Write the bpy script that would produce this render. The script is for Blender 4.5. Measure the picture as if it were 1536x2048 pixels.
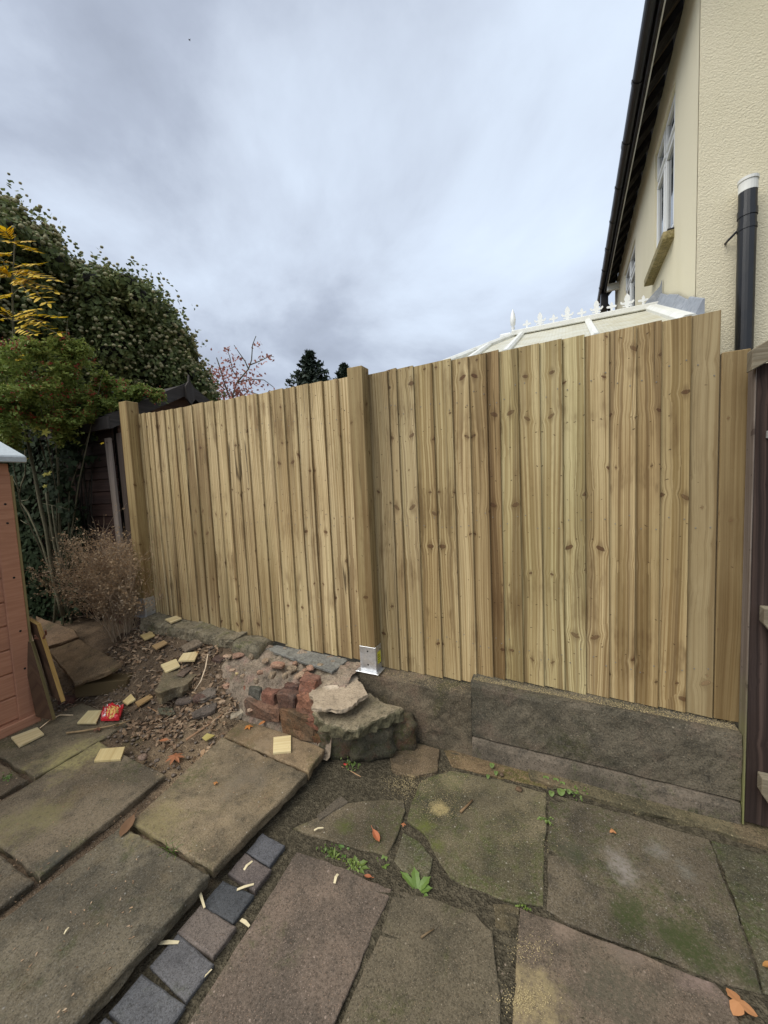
import bpy, bmesh, math, random
import numpy as np
from mathutils import Vector, Matrix, noise as mn

random.seed(7)
rng = np.random.default_rng(11)
for o in list(bpy.data.objects):
    bpy.data.objects.remove(o)
SC = bpy.context.scene
COL = SC.collection

# ------------------------------------------------------------------ camera
EYE = np.array([0.0, 0.0, 1.55])
FPX, YAW, PITCH, ROLL = 771.354, 0.449785, -0.07623, -0.0446149     # focal length in photo pixels (1536 x 2048)
def _basis():
    cy, sy = math.cos(YAW), math.sin(YAW)
    f = np.array([-sy*math.cos(PITCH), cy*math.cos(PITCH), math.sin(PITCH)])
    r = np.array([cy, sy, 0.0]); u = np.cross(r, f)
    return math.cos(ROLL)*r+math.sin(ROLL)*u, -math.sin(ROLL)*r+math.cos(ROLL)*u, f
CR, CU, CF = _basis()
cam = bpy.data.objects.new('camera', bpy.data.cameras.new('camera'))
COL.objects.link(cam)
cam.data.sensor_fit = 'VERTICAL'; cam.data.sensor_height = 32.0
cam.data.lens = 32.0*FPX/2048.0
cam.data.clip_start = 0.02; cam.data.clip_end = 3000
cam.matrix_world = Matrix(((CR[0], CU[0], -CF[0], EYE[0]), (CR[1], CU[1], -CF[1], EYE[1]), (CR[2], CU[2], -CF[2], EYE[2]), (0, 0, 0, 1)))
SC.camera = cam
SC.view_settings.view_transform = 'Standard'; SC.view_settings.look = 'None'
SC.view_settings.gamma = 1.0; SC.view_settings.use_curve_mapping = False
SC.view_settings.exposure = 1.2

# ------------------------------------------------------------------ sky and sun (bright overcast)
SUN_EL, SUN_AZ = math.radians(52), math.radians(213)     # azimuth clockwise from +Y: behind the viewer, a little to the left
W = bpy.data.worlds.new('World'); SC.world = W; W.use_nodes = True
def build_world():
    nt = W.node_tree; nt.nodes.clear(); L = nt.links.new
    def nd(t, **k):
        n = nt.nodes.new(t)
        for a, b in k.items(): setattr(n, a, b)
        return n
    out = nd('ShaderNodeOutputWorld'); bg = nd('ShaderNodeBackground'); bg.inputs['Strength'].default_value = 0.1
    sky = nd('ShaderNodeTexSky', sky_type='NISHITA', sun_disc=False, sun_elevation=SUN_EL, sun_rotation=SUN_AZ)
    tc = nd('ShaderNodeTexCoord'); sep = nd('ShaderNodeSeparateXYZ'); L(tc.outputs['Generated'], sep.inputs[0])
    # clouds on a flat layer: direction divided by its height
    mx = nd('ShaderNodeMath', operation='MAXIMUM'); L(sep.outputs['Z'], mx.inputs[0]); mx.inputs[1].default_value = 0.0
    ad = nd('ShaderNodeMath', operation='ADD'); L(mx.outputs[0], ad.inputs[0]); ad.inputs[1].default_value = 0.38
    dv = nd('ShaderNodeVectorMath', operation='DIVIDE'); L(tc.outputs['Generated'], dv.inputs[0])
    cb = nd('ShaderNodeCombineXYZ')
    for i in range(3): L(ad.outputs[0], cb.inputs[i])
    L(cb.outputs[0], dv.inputs[1])
    n1 = nd('ShaderNodeTexNoise'); n1.inputs['Scale'].default_value = 1.55; n1.inputs['Detail'].default_value = 7; n1.inputs['Roughness'].default_value = .56; n1.inputs['Distortion'].default_value = .25
    L(dv.outputs[0], n1.inputs['Vector'])
    n2 = nd('ShaderNodeTexNoise'); n2.inputs['Scale'].default_value = .55; n2.inputs['Detail'].default_value = 2
    of = nd('ShaderNodeVectorMath', operation='ADD'); L(dv.outputs[0], of.inputs[0]); of.inputs[1].default_value = (3.3, 1.2, .4)
    L(of.outputs[0], n2.inputs['Vector'])
    s = nd('ShaderNodeMath', operation='MULTIPLY_ADD'); L(n2.outputs['Fac'], s.inputs[0]); s.inputs[1].default_value = .7; L(n1.outputs['Fac'], s.inputs[2])
    # overcast sky: brighter towards the zenith
    h = nd('ShaderNodeMath', operation='MULTIPLY_ADD'); L(mx.outputs[0], h.inputs[0]); h.inputs[1].default_value = .30; L(s.outputs[0], h.inputs[2])
    rp = nd('ShaderNodeValToRGB'); e = rp.color_ramp.elements
    for p in (.3, .55, .75): e.new(p)
    mp = nd('ShaderNodeMapRange'); L(h.outputs[0], mp.inputs['Value']); mp.inputs['From Min'].default_value = .72; mp.inputs['From Max'].default_value = 1.19
    for k, (p, c) in enumerate(((0, (.165, .183, .222, 1)), (.28, (.212, .236, .284, 1)), (.52, (.280, .312, .366, 1)), (.75, (.328, .370, .432, 1)), (1, (.362, .412, .476, 1)))):
        e[k].position = p; e[k].color = c
    L(mp.outputs[0], rp.inputs[0])
    sc = nd('ShaderNodeMix', data_type='RGBA', blend_type='MULTIPLY'); sc.inputs[0].default_value = 1
    L(rp.outputs[0], sc.inputs[6]); sc.inputs[7].default_value = (10, 10, 10, 1)
    m = nd('ShaderNodeMix', data_type='RGBA'); m.inputs[0].default_value = .93
    L(sky.outputs[0], m.inputs[6]); L(sc.outputs[2], m.inputs[7])
    L(m.outputs[2], bg.inputs['Color']); L(bg.outputs[0], out.inputs['Surface'])
build_world()
sl = bpy.data.lights.new('sun', 'SUN'); sun = bpy.data.objects.new('sun', sl); COL.objects.link(sun)
sl.energy = 1.5; sl.angle = math.radians(55); sl.color = (1.0, .955, .88)
sd = Vector((math.sin(SUN_AZ)*math.cos(SUN_EL), math.cos(SUN_AZ)*math.cos(SUN_EL), math.sin(SUN_EL)))
sun.rotation_euler = sd.to_track_quat('Z', 'Y').to_euler()

# ------------------------------------------------------------------ where a line of sight meets a real plane
def ray(x, y): return CF + (x-768)/FPX*CR + (1024-y)/FPX*CU
def G(x, y, z=0.0): d = ray(x, y); return EYE + d*((z-EYE[2])/d[2])          # horizontal plane at height z
def F(x, y, Y=2.15): d = ray(x, y); return EYE + d*(Y/d[1])                   # plane parallel to the fence
def S(x, y, X): d = ray(x, y); return EYE + d*(X/d[0])                        # plane parallel to the house's window wall
def AT(x, y, dist): d = ray(x, y); return EYE + d*(dist/np.linalg.norm(d))

# ------------------------------------------------------------------ object helpers
def link(o, parent=None):
    COL.objects.link(o)
    if parent is not None: o.parent = parent
    return o
BASE = {}
def base_of(o):
    return BASE.get(o.name, Vector((0, 0, 0)))
def empty(name, loc, label=None, cat=None, group=None, kind=None):
    o = bpy.data.objects.new(name, None); o.empty_display_size = .1
    link(o); o.location = Vector(loc); BASE[o.name] = Vector(loc)
    return tag(o, label, cat, group, kind)
def tag(o, label=None, cat=None, group=None, kind=None):
    if label: o['label'] = label
    if cat: o['category'] = cat
    if group: o['group'] = group
    if kind: o['kind'] = kind
    return o

class MB:
    """collects geometry in world coordinates"""
    def __init__(s): s.v = []; s.f = []; s.uv = []; s.mi = []
    def add(s, verts, faces, uvs=None, m=0):
        b = len(s.v); s.v += [tuple(map(float, p)) for p in verts]
        for k, f in enumerate(faces):
            s.f.append([i+b for i in f]); s.mi.append(m)
            s.uv.append(uvs[k] if uvs else None)
        return s
    def box(s, c, d, rot=None, m=0):
        c = Vector(c); h = Vector(d)/2
        vs = []
        for sx in (-1, 1):
            for sy in (-1, 1):
                for sz in (-1, 1):
                    p = Vector((sx*h.x, sy*h.y, sz*h.z))
                    if rot is not None: p = rot @ p
                    vs.append(c+p)
        return s.add(vs, [(0, 1, 3, 2), (4, 6, 7, 5), (0, 4, 5, 1), (2, 3, 7, 6), (0, 2, 6, 4), (1, 5, 7, 3)], None, m)
    def bb(s, x0, x1, y0, y1, z0, z1, m=0): return s.box(((x0+x1)/2, (y0+y1)/2, (z0+z1)/2), (x1-x0, y1-y0, z1-z0), None, m)
    def hexa(s, a, b, m=0):
        """two matching rings of n points joined into a solid"""
        n = len(a)
        return s.add(list(a)+list(b), [tuple(reversed(range(n))), tuple(range(n, 2*n))]+[(i, (i+1) % n, n+(i+1) % n, n+i) for i in range(n)], None, m)
    def prism(s, ring, vec, m=0):
        vec = Vector(vec)
        return s.hexa([Vector(p) for p in ring], [Vector(p)+vec for p in ring], m)
    def tube(s, pts, rad, n=6, m=0, cap=True):
        pts = [Vector(p) for p in pts]
        if not hasattr(rad, '__len__'): rad = [rad]*len(pts)
        rings = []; up = Vector((.31, .2, .93))
        for i, p in enumerate(pts):
            t = (pts[min(i+1, len(pts)-1)]-pts[max(i-1, 0)])
            if t.length < 1e-9: t = Vector((0, 0, 1))
            t.normalize(); a = t.cross(up)
            if a.length < 1e-3: a = t.cross(Vector((1, 0, 0)))
            a.normalize(); b = t.cross(a)
            rings.append([p+(a*math.cos(2*math.pi*k/n)+b*math.sin(2*math.pi*k/n))*rad[i] for k in range(n)])
        vs = [q for r in rings for q in r]; fs = []
        for i in range(len(pts)-1):
            for k in range(n): fs.append((i*n+k, i*n+(k+1) % n, (i+1)*n+(k+1) % n, (i+1)*n+k))
        if cap: fs += [tuple(reversed(range(n))), tuple(range((len(pts)-1)*n, len(pts)*n))]
        return s.add(vs, fs, None, m)
    def build(s, name, mat, parent=None, origin=None, smooth=False, bevel=0, seg=1, weld=False):
        if origin is None: origin = base_of(parent) if parent is not None else Vector((0, 0, 0))
        origin = Vector(origin)
        me = bpy.data.meshes.new(name)
        me.from_pydata([tuple(Vector(p)-origin) for p in s.v], [], s.f)
        for mm in (mat if isinstance(mat, (list, tuple)) else [mat]): me.materials.append(mm)
        if max(s.mi, default=0): me.polygons.foreach_set('material_index', s.mi)
        if any(u is not None for u in s.uv):
            ul = me.uv_layers.new(name='UVMap'); flat = []
            for f, u in zip(s.f, s.uv):
                flat += [c for q in (u or [(0, 0)]*len(f)) for c in q]
            ul.data.foreach_set('uv', flat)
        if weld or bevel:
            bm = bmesh.new(); bm.from_mesh(me)
            if weld: bmesh.ops.remove_doubles(bm, verts=bm.verts, dist=1e-5)
            bmesh.ops.recalc_face_normals(bm, faces=bm.faces)
            if bevel:
                es = [e for e in bm.edges if len(e.link_faces) == 2 and e.calc_face_angle(0) > .5]
                bmesh.ops.bevel(bm, geom=es, offset=bevel, segments=seg, affect='EDGES', clamp_overlap=True)
            bm.to_mesh(me); bm.free()
        if smooth: me.polygons.foreach_set('use_smooth', [True]*len(me.polygons))
        me.update()
        o = bpy.data.objects.new(name, me); link(o, parent)
        if parent is None: o.location = origin
        BASE[o.name] = origin
        return o

def np_mesh(name, verts, n, mat, parent=None, origin=(0, 0, 0), smooth=False):
    """many separate n-gons from one vertex array (count*n, 3)"""
    origin = base_of(parent) if parent is not None else Vector(origin)
    verts = np.asarray(verts, np.float32).reshape(-1, 3)-np.array(origin, np.float32)
    k = len(verts)//n
    me = bpy.data.meshes.new(name)
    me.vertices.add(len(verts)); me.vertices.foreach_set('co', verts.ravel())
    me.loops.add(len(verts)); me.loops.foreach_set('vertex_index', np.arange(len(verts), dtype=np.int32))
    me.polygons.add(k); me.polygons.foreach_set('loop_start', np.arange(k, dtype=np.int32)*n)
    try: me.polygons.foreach_set('loop_total', np.full(k, n, np.int32))
    except Exception: pass
    me.materials.append(mat); me.update(calc_edges=True); me.validate()
    if smooth: me.polygons.foreach_set('use_smooth', [True]*len(me.polygons))
    o = bpy.data.objects.new(name, me); link(o, parent)
    if parent is None: o.location = origin
    BASE[o.name] = Vector(origin)
    return o

def np_tri_mesh(name, verts, faces, mat, parent=None, origin=(0, 0, 0), smooth=False):
    """an indexed triangle mesh from arrays"""
    origin = base_of(parent) if parent is not None else Vector(origin)
    verts = np.asarray(verts, np.float32)-np.array(origin, np.float32); faces = np.asarray(faces, np.int32)
    me = bpy.data.meshes.new(name); k = len(faces); n = faces.shape[1]
    me.vertices.add(len(verts)); me.vertices.foreach_set('co', verts.ravel())
    me.loops.add(k*n); me.loops.foreach_set('vertex_index', faces.ravel())
    me.polygons.add(k); me.polygons.foreach_set('loop_start', np.arange(k, dtype=np.int32)*n)
    try: me.polygons.foreach_set('loop_total', np.full(k, n, np.int32))
    except Exception: pass
    me.materials.append(mat); me.update(calc_edges=True)
    if smooth: me.polygons.foreach_set('use_smooth', [True]*k)
    o = bpy.data.objects.new(name, me); link(o, parent)
    if parent is None: o.location = origin
    BASE[o.name] = Vector(origin)
    return o

def unit(a): return a/np.maximum(np.linalg.norm(a, axis=-1, keepdims=True), 1e-9)
def leaves(pos, nor, length, width, shape=5, curl=.25, droop=0.0):
    """leaf-shaped polygons at pos, facing nor; returns (count*shape, 3)"""
    n = len(pos); nor = unit(nor)
    a = unit(np.cross(nor, rng.normal(size=(n, 3)))); 
    if droop: a = unit(a+np.array([0, 0, -droop])); a = unit(a-nor*np.sum(a*nor, 1, keepdims=True))
    b = np.cross(nor, a)
    L = (length*rng.uniform(.6, 1.25, n))[:, None]; Wd = (width*rng.uniform(.7, 1.2, n))[:, None]
    if shape == 4: prof = [(0, 0), (.45, .5), (1, 0), (.45, -.5)]
    elif shape == 5: prof = [(0, .12), (.3, .5), (1, 0), (.3, -.5), (0, -.12)]
    else: prof = [(0, .1), (.22, .42), (.6, .38), (1, 0), (.6, -.38), (.22, -.42)]
    out = np.stack([pos+a*L*(u-.5)+b*Wd*v-nor*L*curl*(u-.4)**2 for u, v in prof], 1)
    return out.reshape(-1, 3)
ICO = None
def ico(sub=1):
    bm = bmesh.new(); bmesh.ops.create_icosphere(bm, subdivisions=sub, radius=1)
    v = np.array([x.co[:] for x in bm.verts]); f = np.array([[q.index for q in t.verts] for t in bm.faces]); bm.free()
    return v, f
ICO1 = ico(1); ICO2 = ico(2); ICO3 = ico(3)
def balls(centers, radii, base=ICO1, squash=1.0):
    v, f = base; n = len(centers)
    sc = np.array([1, 1, squash])
    V = centers[:, None, :]+v[None]*sc*np.asarray(radii)[:, None, None]
    Fq = f[None]+(np.arange(n)*len(v))[:, None, None]
    return V.reshape(-1, 3), Fq.reshape(-1, 3)
def fbm(p, sc=1.0, o=4): return mn.fractal(Vector(p)*sc, 1.0, 2.0, o)

def rock(name, mat, c, d, seed, rough=.18, sub=3, parent=None, rotz=0.0, origin=None, flat=False, square=.62):
    """an irregular stone: a squared-off ball with broken facets"""
    v, f = (ICO2 if sub == 2 else ICO3)
    R = Matrix.Rotation(rotz, 3, 'Z'); o = Vector((seed*3.1, seed*1.7, seed*.7)); vs = []
    for p in v:
        q = Vector(p); m = max(abs(q.x), abs(q.y), abs(q.z)); q = q.lerp(q/m*.86, square)
        q *= 1+rough*fbm(q+o, 1.3, 3)+rough*.35*fbm(q+o, 5, 2)
        q = R @ Vector((q.x*d[0]/2, q.y*d[1]/2, q.z*d[2]/2))
        vs.append(Vector(c)+q)
    mb = MB(); mb.add(vs, [tuple(t) for t in f])
    ob = mb.build(name, mat, parent, origin if origin is not None else (None if parent is not None else Vector(c)-Vector((0, 0, d[2]/2))), smooth=not flat)
    return ob

def dens(ring, step=.03, amp=.004, seed=0, z=True):
    """a polygon's outline with points every few centimetres and a slightly worn line"""
    out = []
    for i, p in enumerate(ring):
        p = Vector(p); q = Vector(ring[(i+1) % len(ring)]); n = max(1, int((q-p).length/step))
        nrm = (q-p).cross(Vector((0, 0, 1))); nrm = nrm.normalized() if nrm.length > 1e-6 else Vector((0, 0, 0))
        for k in range(n):
            t = p.lerp(q, k/n)
            out.append(t+nrm*amp*(fbm(t+Vector((seed, seed*2, 0)), 9, 3)+.5*fbm(t, 40, 2)))
    return out
def slab(name, mat, ring, thick, parent=None, seed=0, amp=.005, edge=.007, step=.03, color=None, origin=None, wob=.0):
    """a flat stone: worn outline, rounded arris, real thickness; ring is its top face (world points)"""
    a = dens([Vector(p) for p in ring], step, amp, seed)
    n = len(a); cen = sum(a, Vector())/n
    inn = []; mid = []
    for i, p in enumerate(a):
        t = (a[(i+1) % n]-a[i-1]); nr = Vector((-t.y, t.x, 0))
        nr = nr.normalized() if nr.length > 1e-6 else Vector()
        if nr.dot(cen-p) < 0: nr = -nr
        e = edge*(1+.8*fbm(p, 25, 2))
        inn.append(p+nr*e+Vector((0, 0, wob*fbm(p, 14, 3)))); mid.append(p+nr*e*.3-Vector((0, 0, e*.4)))
    def side(p, k, dz):
        d = (p-cen); d.z = 0; d = d.normalized() if d.length > 1e-6 else d
        return p+d*(min(.35*thick, 1.6*amp+.003)*fbm(p+Vector((seed, 3, k*.31)), 16, 3)-k*.06*thick)-Vector((0, 0, dz))
    top = [p-Vector((0, 0, edge)) for p in a]; low = [side(p, 1, edge+(thick-edge)*.5) for p in a]; bot = [side(p, 2.2, thick) for p in a]
    mb = MB(); vs = inn+mid+top+low+bot; fs = [tuple(range(n))]
    for r in range(4):
        for i in range(n):
            j = (i+1) % n; fs.append((r*n+i, (r+1)*n+i, (r+1)*n+j, r*n+j))
    fs.append(tuple(reversed(range(4*n, 5*n))))
    mb.add(vs, fs)
    o = mb.build(name, mat, parent, origin if parent is None else None)
    bm = bmesh.new(); bm.from_mesh(o.data); bmesh.ops.recalc_face_normals(bm, faces=bm.faces); bm.to_mesh(o.data); bm.free()
    if color: o.color = (*color, 1)
    return o
# ------------------------------------------------------------------ materials
class NT:
    """small shorthand for shader nodes"""
    def __init__(s, name, rough=.8, spec=.3):
        s.m = bpy.data.materials.new(name); s.m.use_nodes = True; s.nt = s.m.node_tree; s.nt.nodes.clear()
        s.out = s.nt.nodes.new('ShaderNodeOutputMaterial'); s.p = s.nt.nodes.new('ShaderNodeBsdfPrincipled')
        s.nt.links.new(s.p.outputs[0], s.out.inputs[0]); s.p.inputs['Roughness'].default_value = rough
        s.p.inputs['Specular IOR Level'].default_value = spec
        s._pos = None
    def set(s, sock, v):
        if v is None: return
        if hasattr(v, 'is_output'): s.nt.links.new(v, sock)
        elif isinstance(v, (tuple, list)):
            d = sock.default_value
            sock.default_value = tuple(v)+((1,) if len(d) == 4 and len(v) == 3 else ())
        else:
            try: sock.default_value = v
            except Exception: sock.default_value = (v,)*len(sock.default_value)
    def n(s, t, **k):
        x = s.nt.nodes.new(t)
        for a, b in k.items(): setattr(x, a, b)
        return x
    def math(s, op, a, b=None, c=None, clamp=False):
        x = s.n('ShaderNodeMath', operation=op, use_clamp=clamp)
        for i, v in enumerate((a, b, c)): s.set(x.inputs[i], v)
        return x.outputs[0]
    def vmath(s, op, a, b=None, out=0):
        x = s.n('ShaderNodeVectorMath', operation=op); s.set(x.inputs[0], a)
        if b is not None: s.set(x.inputs[3] if op == 'SCALE' else x.inputs[1], b)
        return x.outputs[out]
    def xyz(s, v):
        x = s.n('ShaderNodeSeparateXYZ'); s.set(x.inputs[0], v); return x.outputs
    def comb(s, x=0., y=0., z=0.):
        c = s.n('ShaderNodeCombineXYZ')
        for i, v in enumerate((x, y, z)): s.set(c.inputs[i], v)
        return c.outputs[0]
    def geo(s): return s.n('ShaderNodeNewGeometry').outputs
    def info(s): return s.n('ShaderNodeObjectInfo').outputs
    def pos(s, shift=True):
        """world position, shifted by a different amount on every object"""
        if s._pos is None:
            g = s.geo()['Position']
            if shift:
                r = s.vmath('SCALE', (17.3, 9.1, 5.7), s.info()['Random']); g = s.vmath('ADD', g, r)
            s._pos = g
        return s._pos
    def noise(s, v, scale=5, detail=3, rough=.5, dist=0, col=False):
        x = s.n('ShaderNodeTexNoise'); s.set(x.inputs['Vector'], v); s.set(x.inputs['Scale'], scale)
        x.inputs['Detail'].default_value = detail; x.inputs['Roughness'].default_value = rough; x.inputs['Distortion'].default_value = dist
        return x.outputs['Color' if col else 'Fac']
    def vor(s, v, scale=5, feat='F1', dim='3D', rnd=1):
        x = s.n('ShaderNodeTexVoronoi', feature=feat, voronoi_dimensions=dim); s.set(x.inputs['Vector'], v); s.set(x.inputs['Scale'], scale)
        x.inputs['Randomness'].default_value = rnd
        return x.outputs
    def ss(s, v, lo, hi, a=0., b=1.):
        x = s.n('ShaderNodeMapRange', interpolation_type='SMOOTHSTEP'); s.set(x.inputs['Value'], v)
        s.set(x.inputs['From Min'], lo); s.set(x.inputs['From Max'], hi); s.set(x.inputs['To Min'], a); s.set(x.inputs['To Max'], b)
        return x.outputs[0]
    def mix(s, f, a, b, mode='MIX'):
        x = s.n('ShaderNodeMix', data_type='RGBA', blend_type=mode); s.set(x.inputs[0], f); s.set(x.inputs[6], a); s.set(x.inputs[7], b)
        return x.outputs[2]
    def ramp(s, f, stops):
        x = s.n('ShaderNodeValToRGB'); e = x.color_ramp.elements
        while len(e) < len(stops): e.new(.5)
        for k, (p, c) in enumerate(stops): e[k].position = p; e[k].color = (*c, 1)
        s.set(x.inputs[0], f); return x.outputs[0]
    def bump(s, h, strength=.5, dist=.01, nrm=None):
        x = s.n('ShaderNodeBump'); x.inputs['Strength'].default_value = strength; x.inputs['Distance'].default_value = dist
        s.set(x.inputs['Height'], h)
        if nrm is not None: s.set(x.inputs['Normal'], nrm)
        return x.outputs[0]
    def fin(s, col=None, rough=None, nrm=None, **k):
        s.set(s.p.inputs['Base Color'], col); s.set(s.p.inputs['Roughness'], rough)
        if nrm is not None: s.set(s.p.inputs['Normal'], nrm)
        for a, b in k.items(): s.set(s.p.inputs[a.replace('_', ' ')], b)
        return s.m
    def tint(s, c): return s.mix(1.0, c, s.info()['Color'], 'MULTIPLY')
    def spot(s, c, r, ragged=.6, sc=6):
        """a patch with a torn edge round a world point"""
        g = s.geo()['Position']; d = s.vmath('DISTANCE', g, tuple(c), out=1)
        e = s.math('MULTIPLY_ADD', s.math('SUBTRACT', s.noise(g, sc*1.7, 6, .72), .5), ragged*r*5, d)
        return s.math('MULTIPLY', s.ss(e, r*1.15, r*.15), s.ss(s.noise(g, 75, 4, .7), .30, .58, .25, 1.))

def wood(name, pale, mid, dark, knot, ring=70., knots=.55, pins=.5, stain=.5, contrast=1., rough=.75, algae=None, green=0.0, bumpk=.45, whorl=0., cracks=0.):
    """sawn timber: growth rings that flow round knots, pin knots, streaks; UV = metres across and along the grain"""
    s = NT(name, rough, .25)
    uv = s.n('ShaderNodeUVMap').outputs[0]; U = s.xyz(uv)
    wob = s.noise(s.comb(s.math('MULTIPLY', U[0], 2.), s.math('MULTIPLY', U[1], .62)), 1., 1.5, .4)
    def knotfield(su, sv, lo, rmin, rmax):
        v = s.comb(s.math('MULTIPLY', U[0], su), s.math('MULTIPLY', U[1], sv))
        o = s.vor(v, 1., dim='2D'); P = s.xyz(o['Position'])
        vx = s.xyz(v)
        du = s.math('DIVIDE', s.math('SUBTRACT', vx[0], P[0]), su); dv = s.math('DIVIDE', s.math('SUBTRACT', vx[1], P[1]), sv)
        rnd = s.xyz(o['Color'])
        on = s.ss(rnd[0], 1-lo-.02, 1-lo+.02)
        r = s.math('MULTIPLY', s.math('MULTIPLY_ADD', rnd[1], rmax-rmin, rmin), on)
        d = s.math('SQRT', s.math('ADD', s.math('POWER', s.math('MULTIPLY', du, .72), 2.), s.math('POWER', s.math('MULTIPLY_ADD', du, s.math('MULTIPLY_ADD', rnd[2], 1.6, -.8), s.math('MULTIPLY', dv, 1.25)), 2.)))
        d = s.math('ADD', d, s.math('MULTIPLY', s.math('SUBTRACT', s.noise(uv, 130, 3, .6), .5), .013))
        return du, dv, d, r, rnd
    du, dv, d, r, rnd = knotfield(7.5, 4.2, knots, .0035, .0155)
    mask = s.ss(s.math('DIVIDE', d, s.math('ADD', r, .0001)), 1.15, .75)
    # grain bends outward round the knot
    q = s.math('DIVIDE', d, s.math('ADD', s.math('MULTIPLY', r, 1.25), .0004))
    bend = s.math('DIVIDE', s.math('MULTIPLY', du, -.8), s.math('ADD', s.math('POWER', q, 2.), 1.))
    gu = s.math('ADD', U[0], bend)
    gu = s.math('ADD', gu, s.math('MULTIPLY', s.math('SUBTRACT', wob, .5), .075))
    # growth rings of uneven spacing
    w1 = s.noise(s.comb(s.math('MULTIPLY', gu, ring*1.5), s.math('MULTIPLY', U[1], .30)), 1., 2.5, .55)
    w2 = s.noise(s.comb(s.math('MULTIPLY', gu, ring*4.2), s.math('MULTIPLY', U[1], .7)), 1., 2, .5)
    w3 = s.noise(s.comb(s.math('MULTIPLY', gu, 13.), s.math('MULTIPLY', U[1], .35)), 1., 2, .5)
    rings = s.ss(w1, .40, .64)
    fib = s.noise(s.comb(s.math('MULTIPLY', U[0], 900.), s.math('MULTIPLY', U[1], 22.)), 1., 2, .6)
    col = s.mix(s.math('MULTIPLY', rings, min(1., .85*contrast)), pale, mid)
    col = s.mix(s.ss(w2, .50, .68, 0., min(1., .6*contrast)), col, tuple(c*.8 for c in mid))
    w4 = s.noise(s.comb(s.math('MULTIPLY', gu, 44.), s.math('MULTIPLY', U[1], .35)), 1., 2, .5)
    col = s.mix(s.ss(w4, .54, .68, 0., .70*stain), col, dark)
    col = s.mix(s.ss(w3, .47, .66, 0., .8*stain), col, dark)
    col = s.mix(s.ss(w3, .44, .28, 0., .55), col, pale)
    col = s.mix(s.math('MULTIPLY', s.ss(fib, .5, .8), .25), col, dark)
    if green: col = s.mix(s.ss(s.noise(s.comb(s.math('MULTIPLY', U[0], 5.), s.math('MULTIPLY', U[1], .8)), 1., 3), .45, .7, 0., green), col, (.20, .22, .085))
    if whorl:        # brown bands where a ring of branches left the trunk, ragged along the grain
        wv = s.noise(s.comb(s.math('MULTIPLY', U[0], 9.), s.math('MULTIPLY', U[1], 2.6)), 1., 4, .65)
        wk = s.noise(s.comb(s.math('MULTIPLY', gu, 70.), s.math('MULTIPLY', U[1], 1.2)), 1., 3, .6)
        col = s.mix(s.math('MULTIPLY', s.math('MULTIPLY', s.ss(wv, .50, .70), s.ss(wk, .32, .6)), whorl), col, dark)
    if cracks:
        cn = s.noise(s.comb(s.math('MULTIPLY', U[0], 13.), s.math('MULTIPLY', U[1], .22)), 1., 1, .3)
        cm = s.noise(s.comb(s.math('MULTIPLY', U[0], 4.), s.math('MULTIPLY', U[1], 1.5)), 1., 1, .3)
        ck = s.math('MULTIPLY', s.ss(s.math('ABSOLUTE', s.math('SUBTRACT', cn, .5)), .010, .003), s.ss(cm, .58, .64))
        col = s.mix(s.math('MULTIPLY', ck, cracks), col, tuple(c*.3 for c in dark))
    # brown halo, knot, dark rim, darker heart
    halo = s.math('MULTIPLY', s.ss(s.math('DIVIDE', s.math('SQRT', s.math('ADD', s.math('POWER', s.math('MULTIPLY', du, 1.3), 2.), s.math('POWER', s.math('MULTIPLY', dv, .55), 2.))), s.math('ADD', r, .0001)), 2.2, .6), .5)
    col = s.mix(halo, col, dark)
    kn = s.mix(s.ss(s.math('SINE', s.math('MULTIPLY', d, 1500.)), -.6, .8), knot, tuple(c*1.9 for c in knot))
    col = s.mix(s.math('MULTIPLY', mask, s.math('MULTIPLY_ADD', rnd[2], .35, .6)), col, kn)
    rim = s.math('MULTIPLY', s.math('MULTIPLY', s.ss(s.math('DIVIDE', d, s.math('ADD', r, .0001)), .7, .95), mask), .55)
    col = s.mix(rim, col, tuple(c*.45 for c in knot))
    # pin knots
    du2, dv2, d2, r2, rnd2 = knotfield(22., 7., pins, .0016, .0038)
    m2 = s.ss(s.math('DIVIDE', s.math('SUBTRACT', d2, s.math('MULTIPLY', s.math('SUBTRACT', s.noise(uv, 160, 2), .5), .003)), s.math('ADD', r2, .0001)), 1.3, .7)
    col = s.mix(s.math('MULTIPLY', m2, .75), col, tuple(c*.7 for c in knot))
    # weathering across the board
    pt = s.noise(s.comb(s.math('MULTIPLY', U[0], 6.), s.math('MULTIPLY', U[1], 1.2)), 1., 4, .6)
    col = s.mix(s.ss(pt, .35, .70, 0., .55), col, s.mix(1., col, (.66, .58, .48), 'MULTIPLY'))
    col = s.tint(col)
    if algae:
        P = s.xyz(s.geo()['Position'])
        a = s.ss(s.math('MULTIPLY_ADD', s.noise(s.geo()['Position'], 9, 4), .5, P[2]), algae[0], algae[1])
        col = s.mix(a, col, algae[2])
    hgt = s.math('ADD', s.math('MULTIPLY', rings, -.35), s.math('ADD', s.math('MULTIPLY', fib, .5), s.math('MULTIPLY', mask, .5)))
    hgt = s.math('ADD', hgt, s.math('MULTIPLY', s.noise(s.comb(s.math('MULTIPLY', U[0], 40.), s.math('MULTIPLY', U[1], 170.)), 1., 3), .25))
    return s.fin(col, None, s.bump(hgt, bumpk, .0016))

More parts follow.
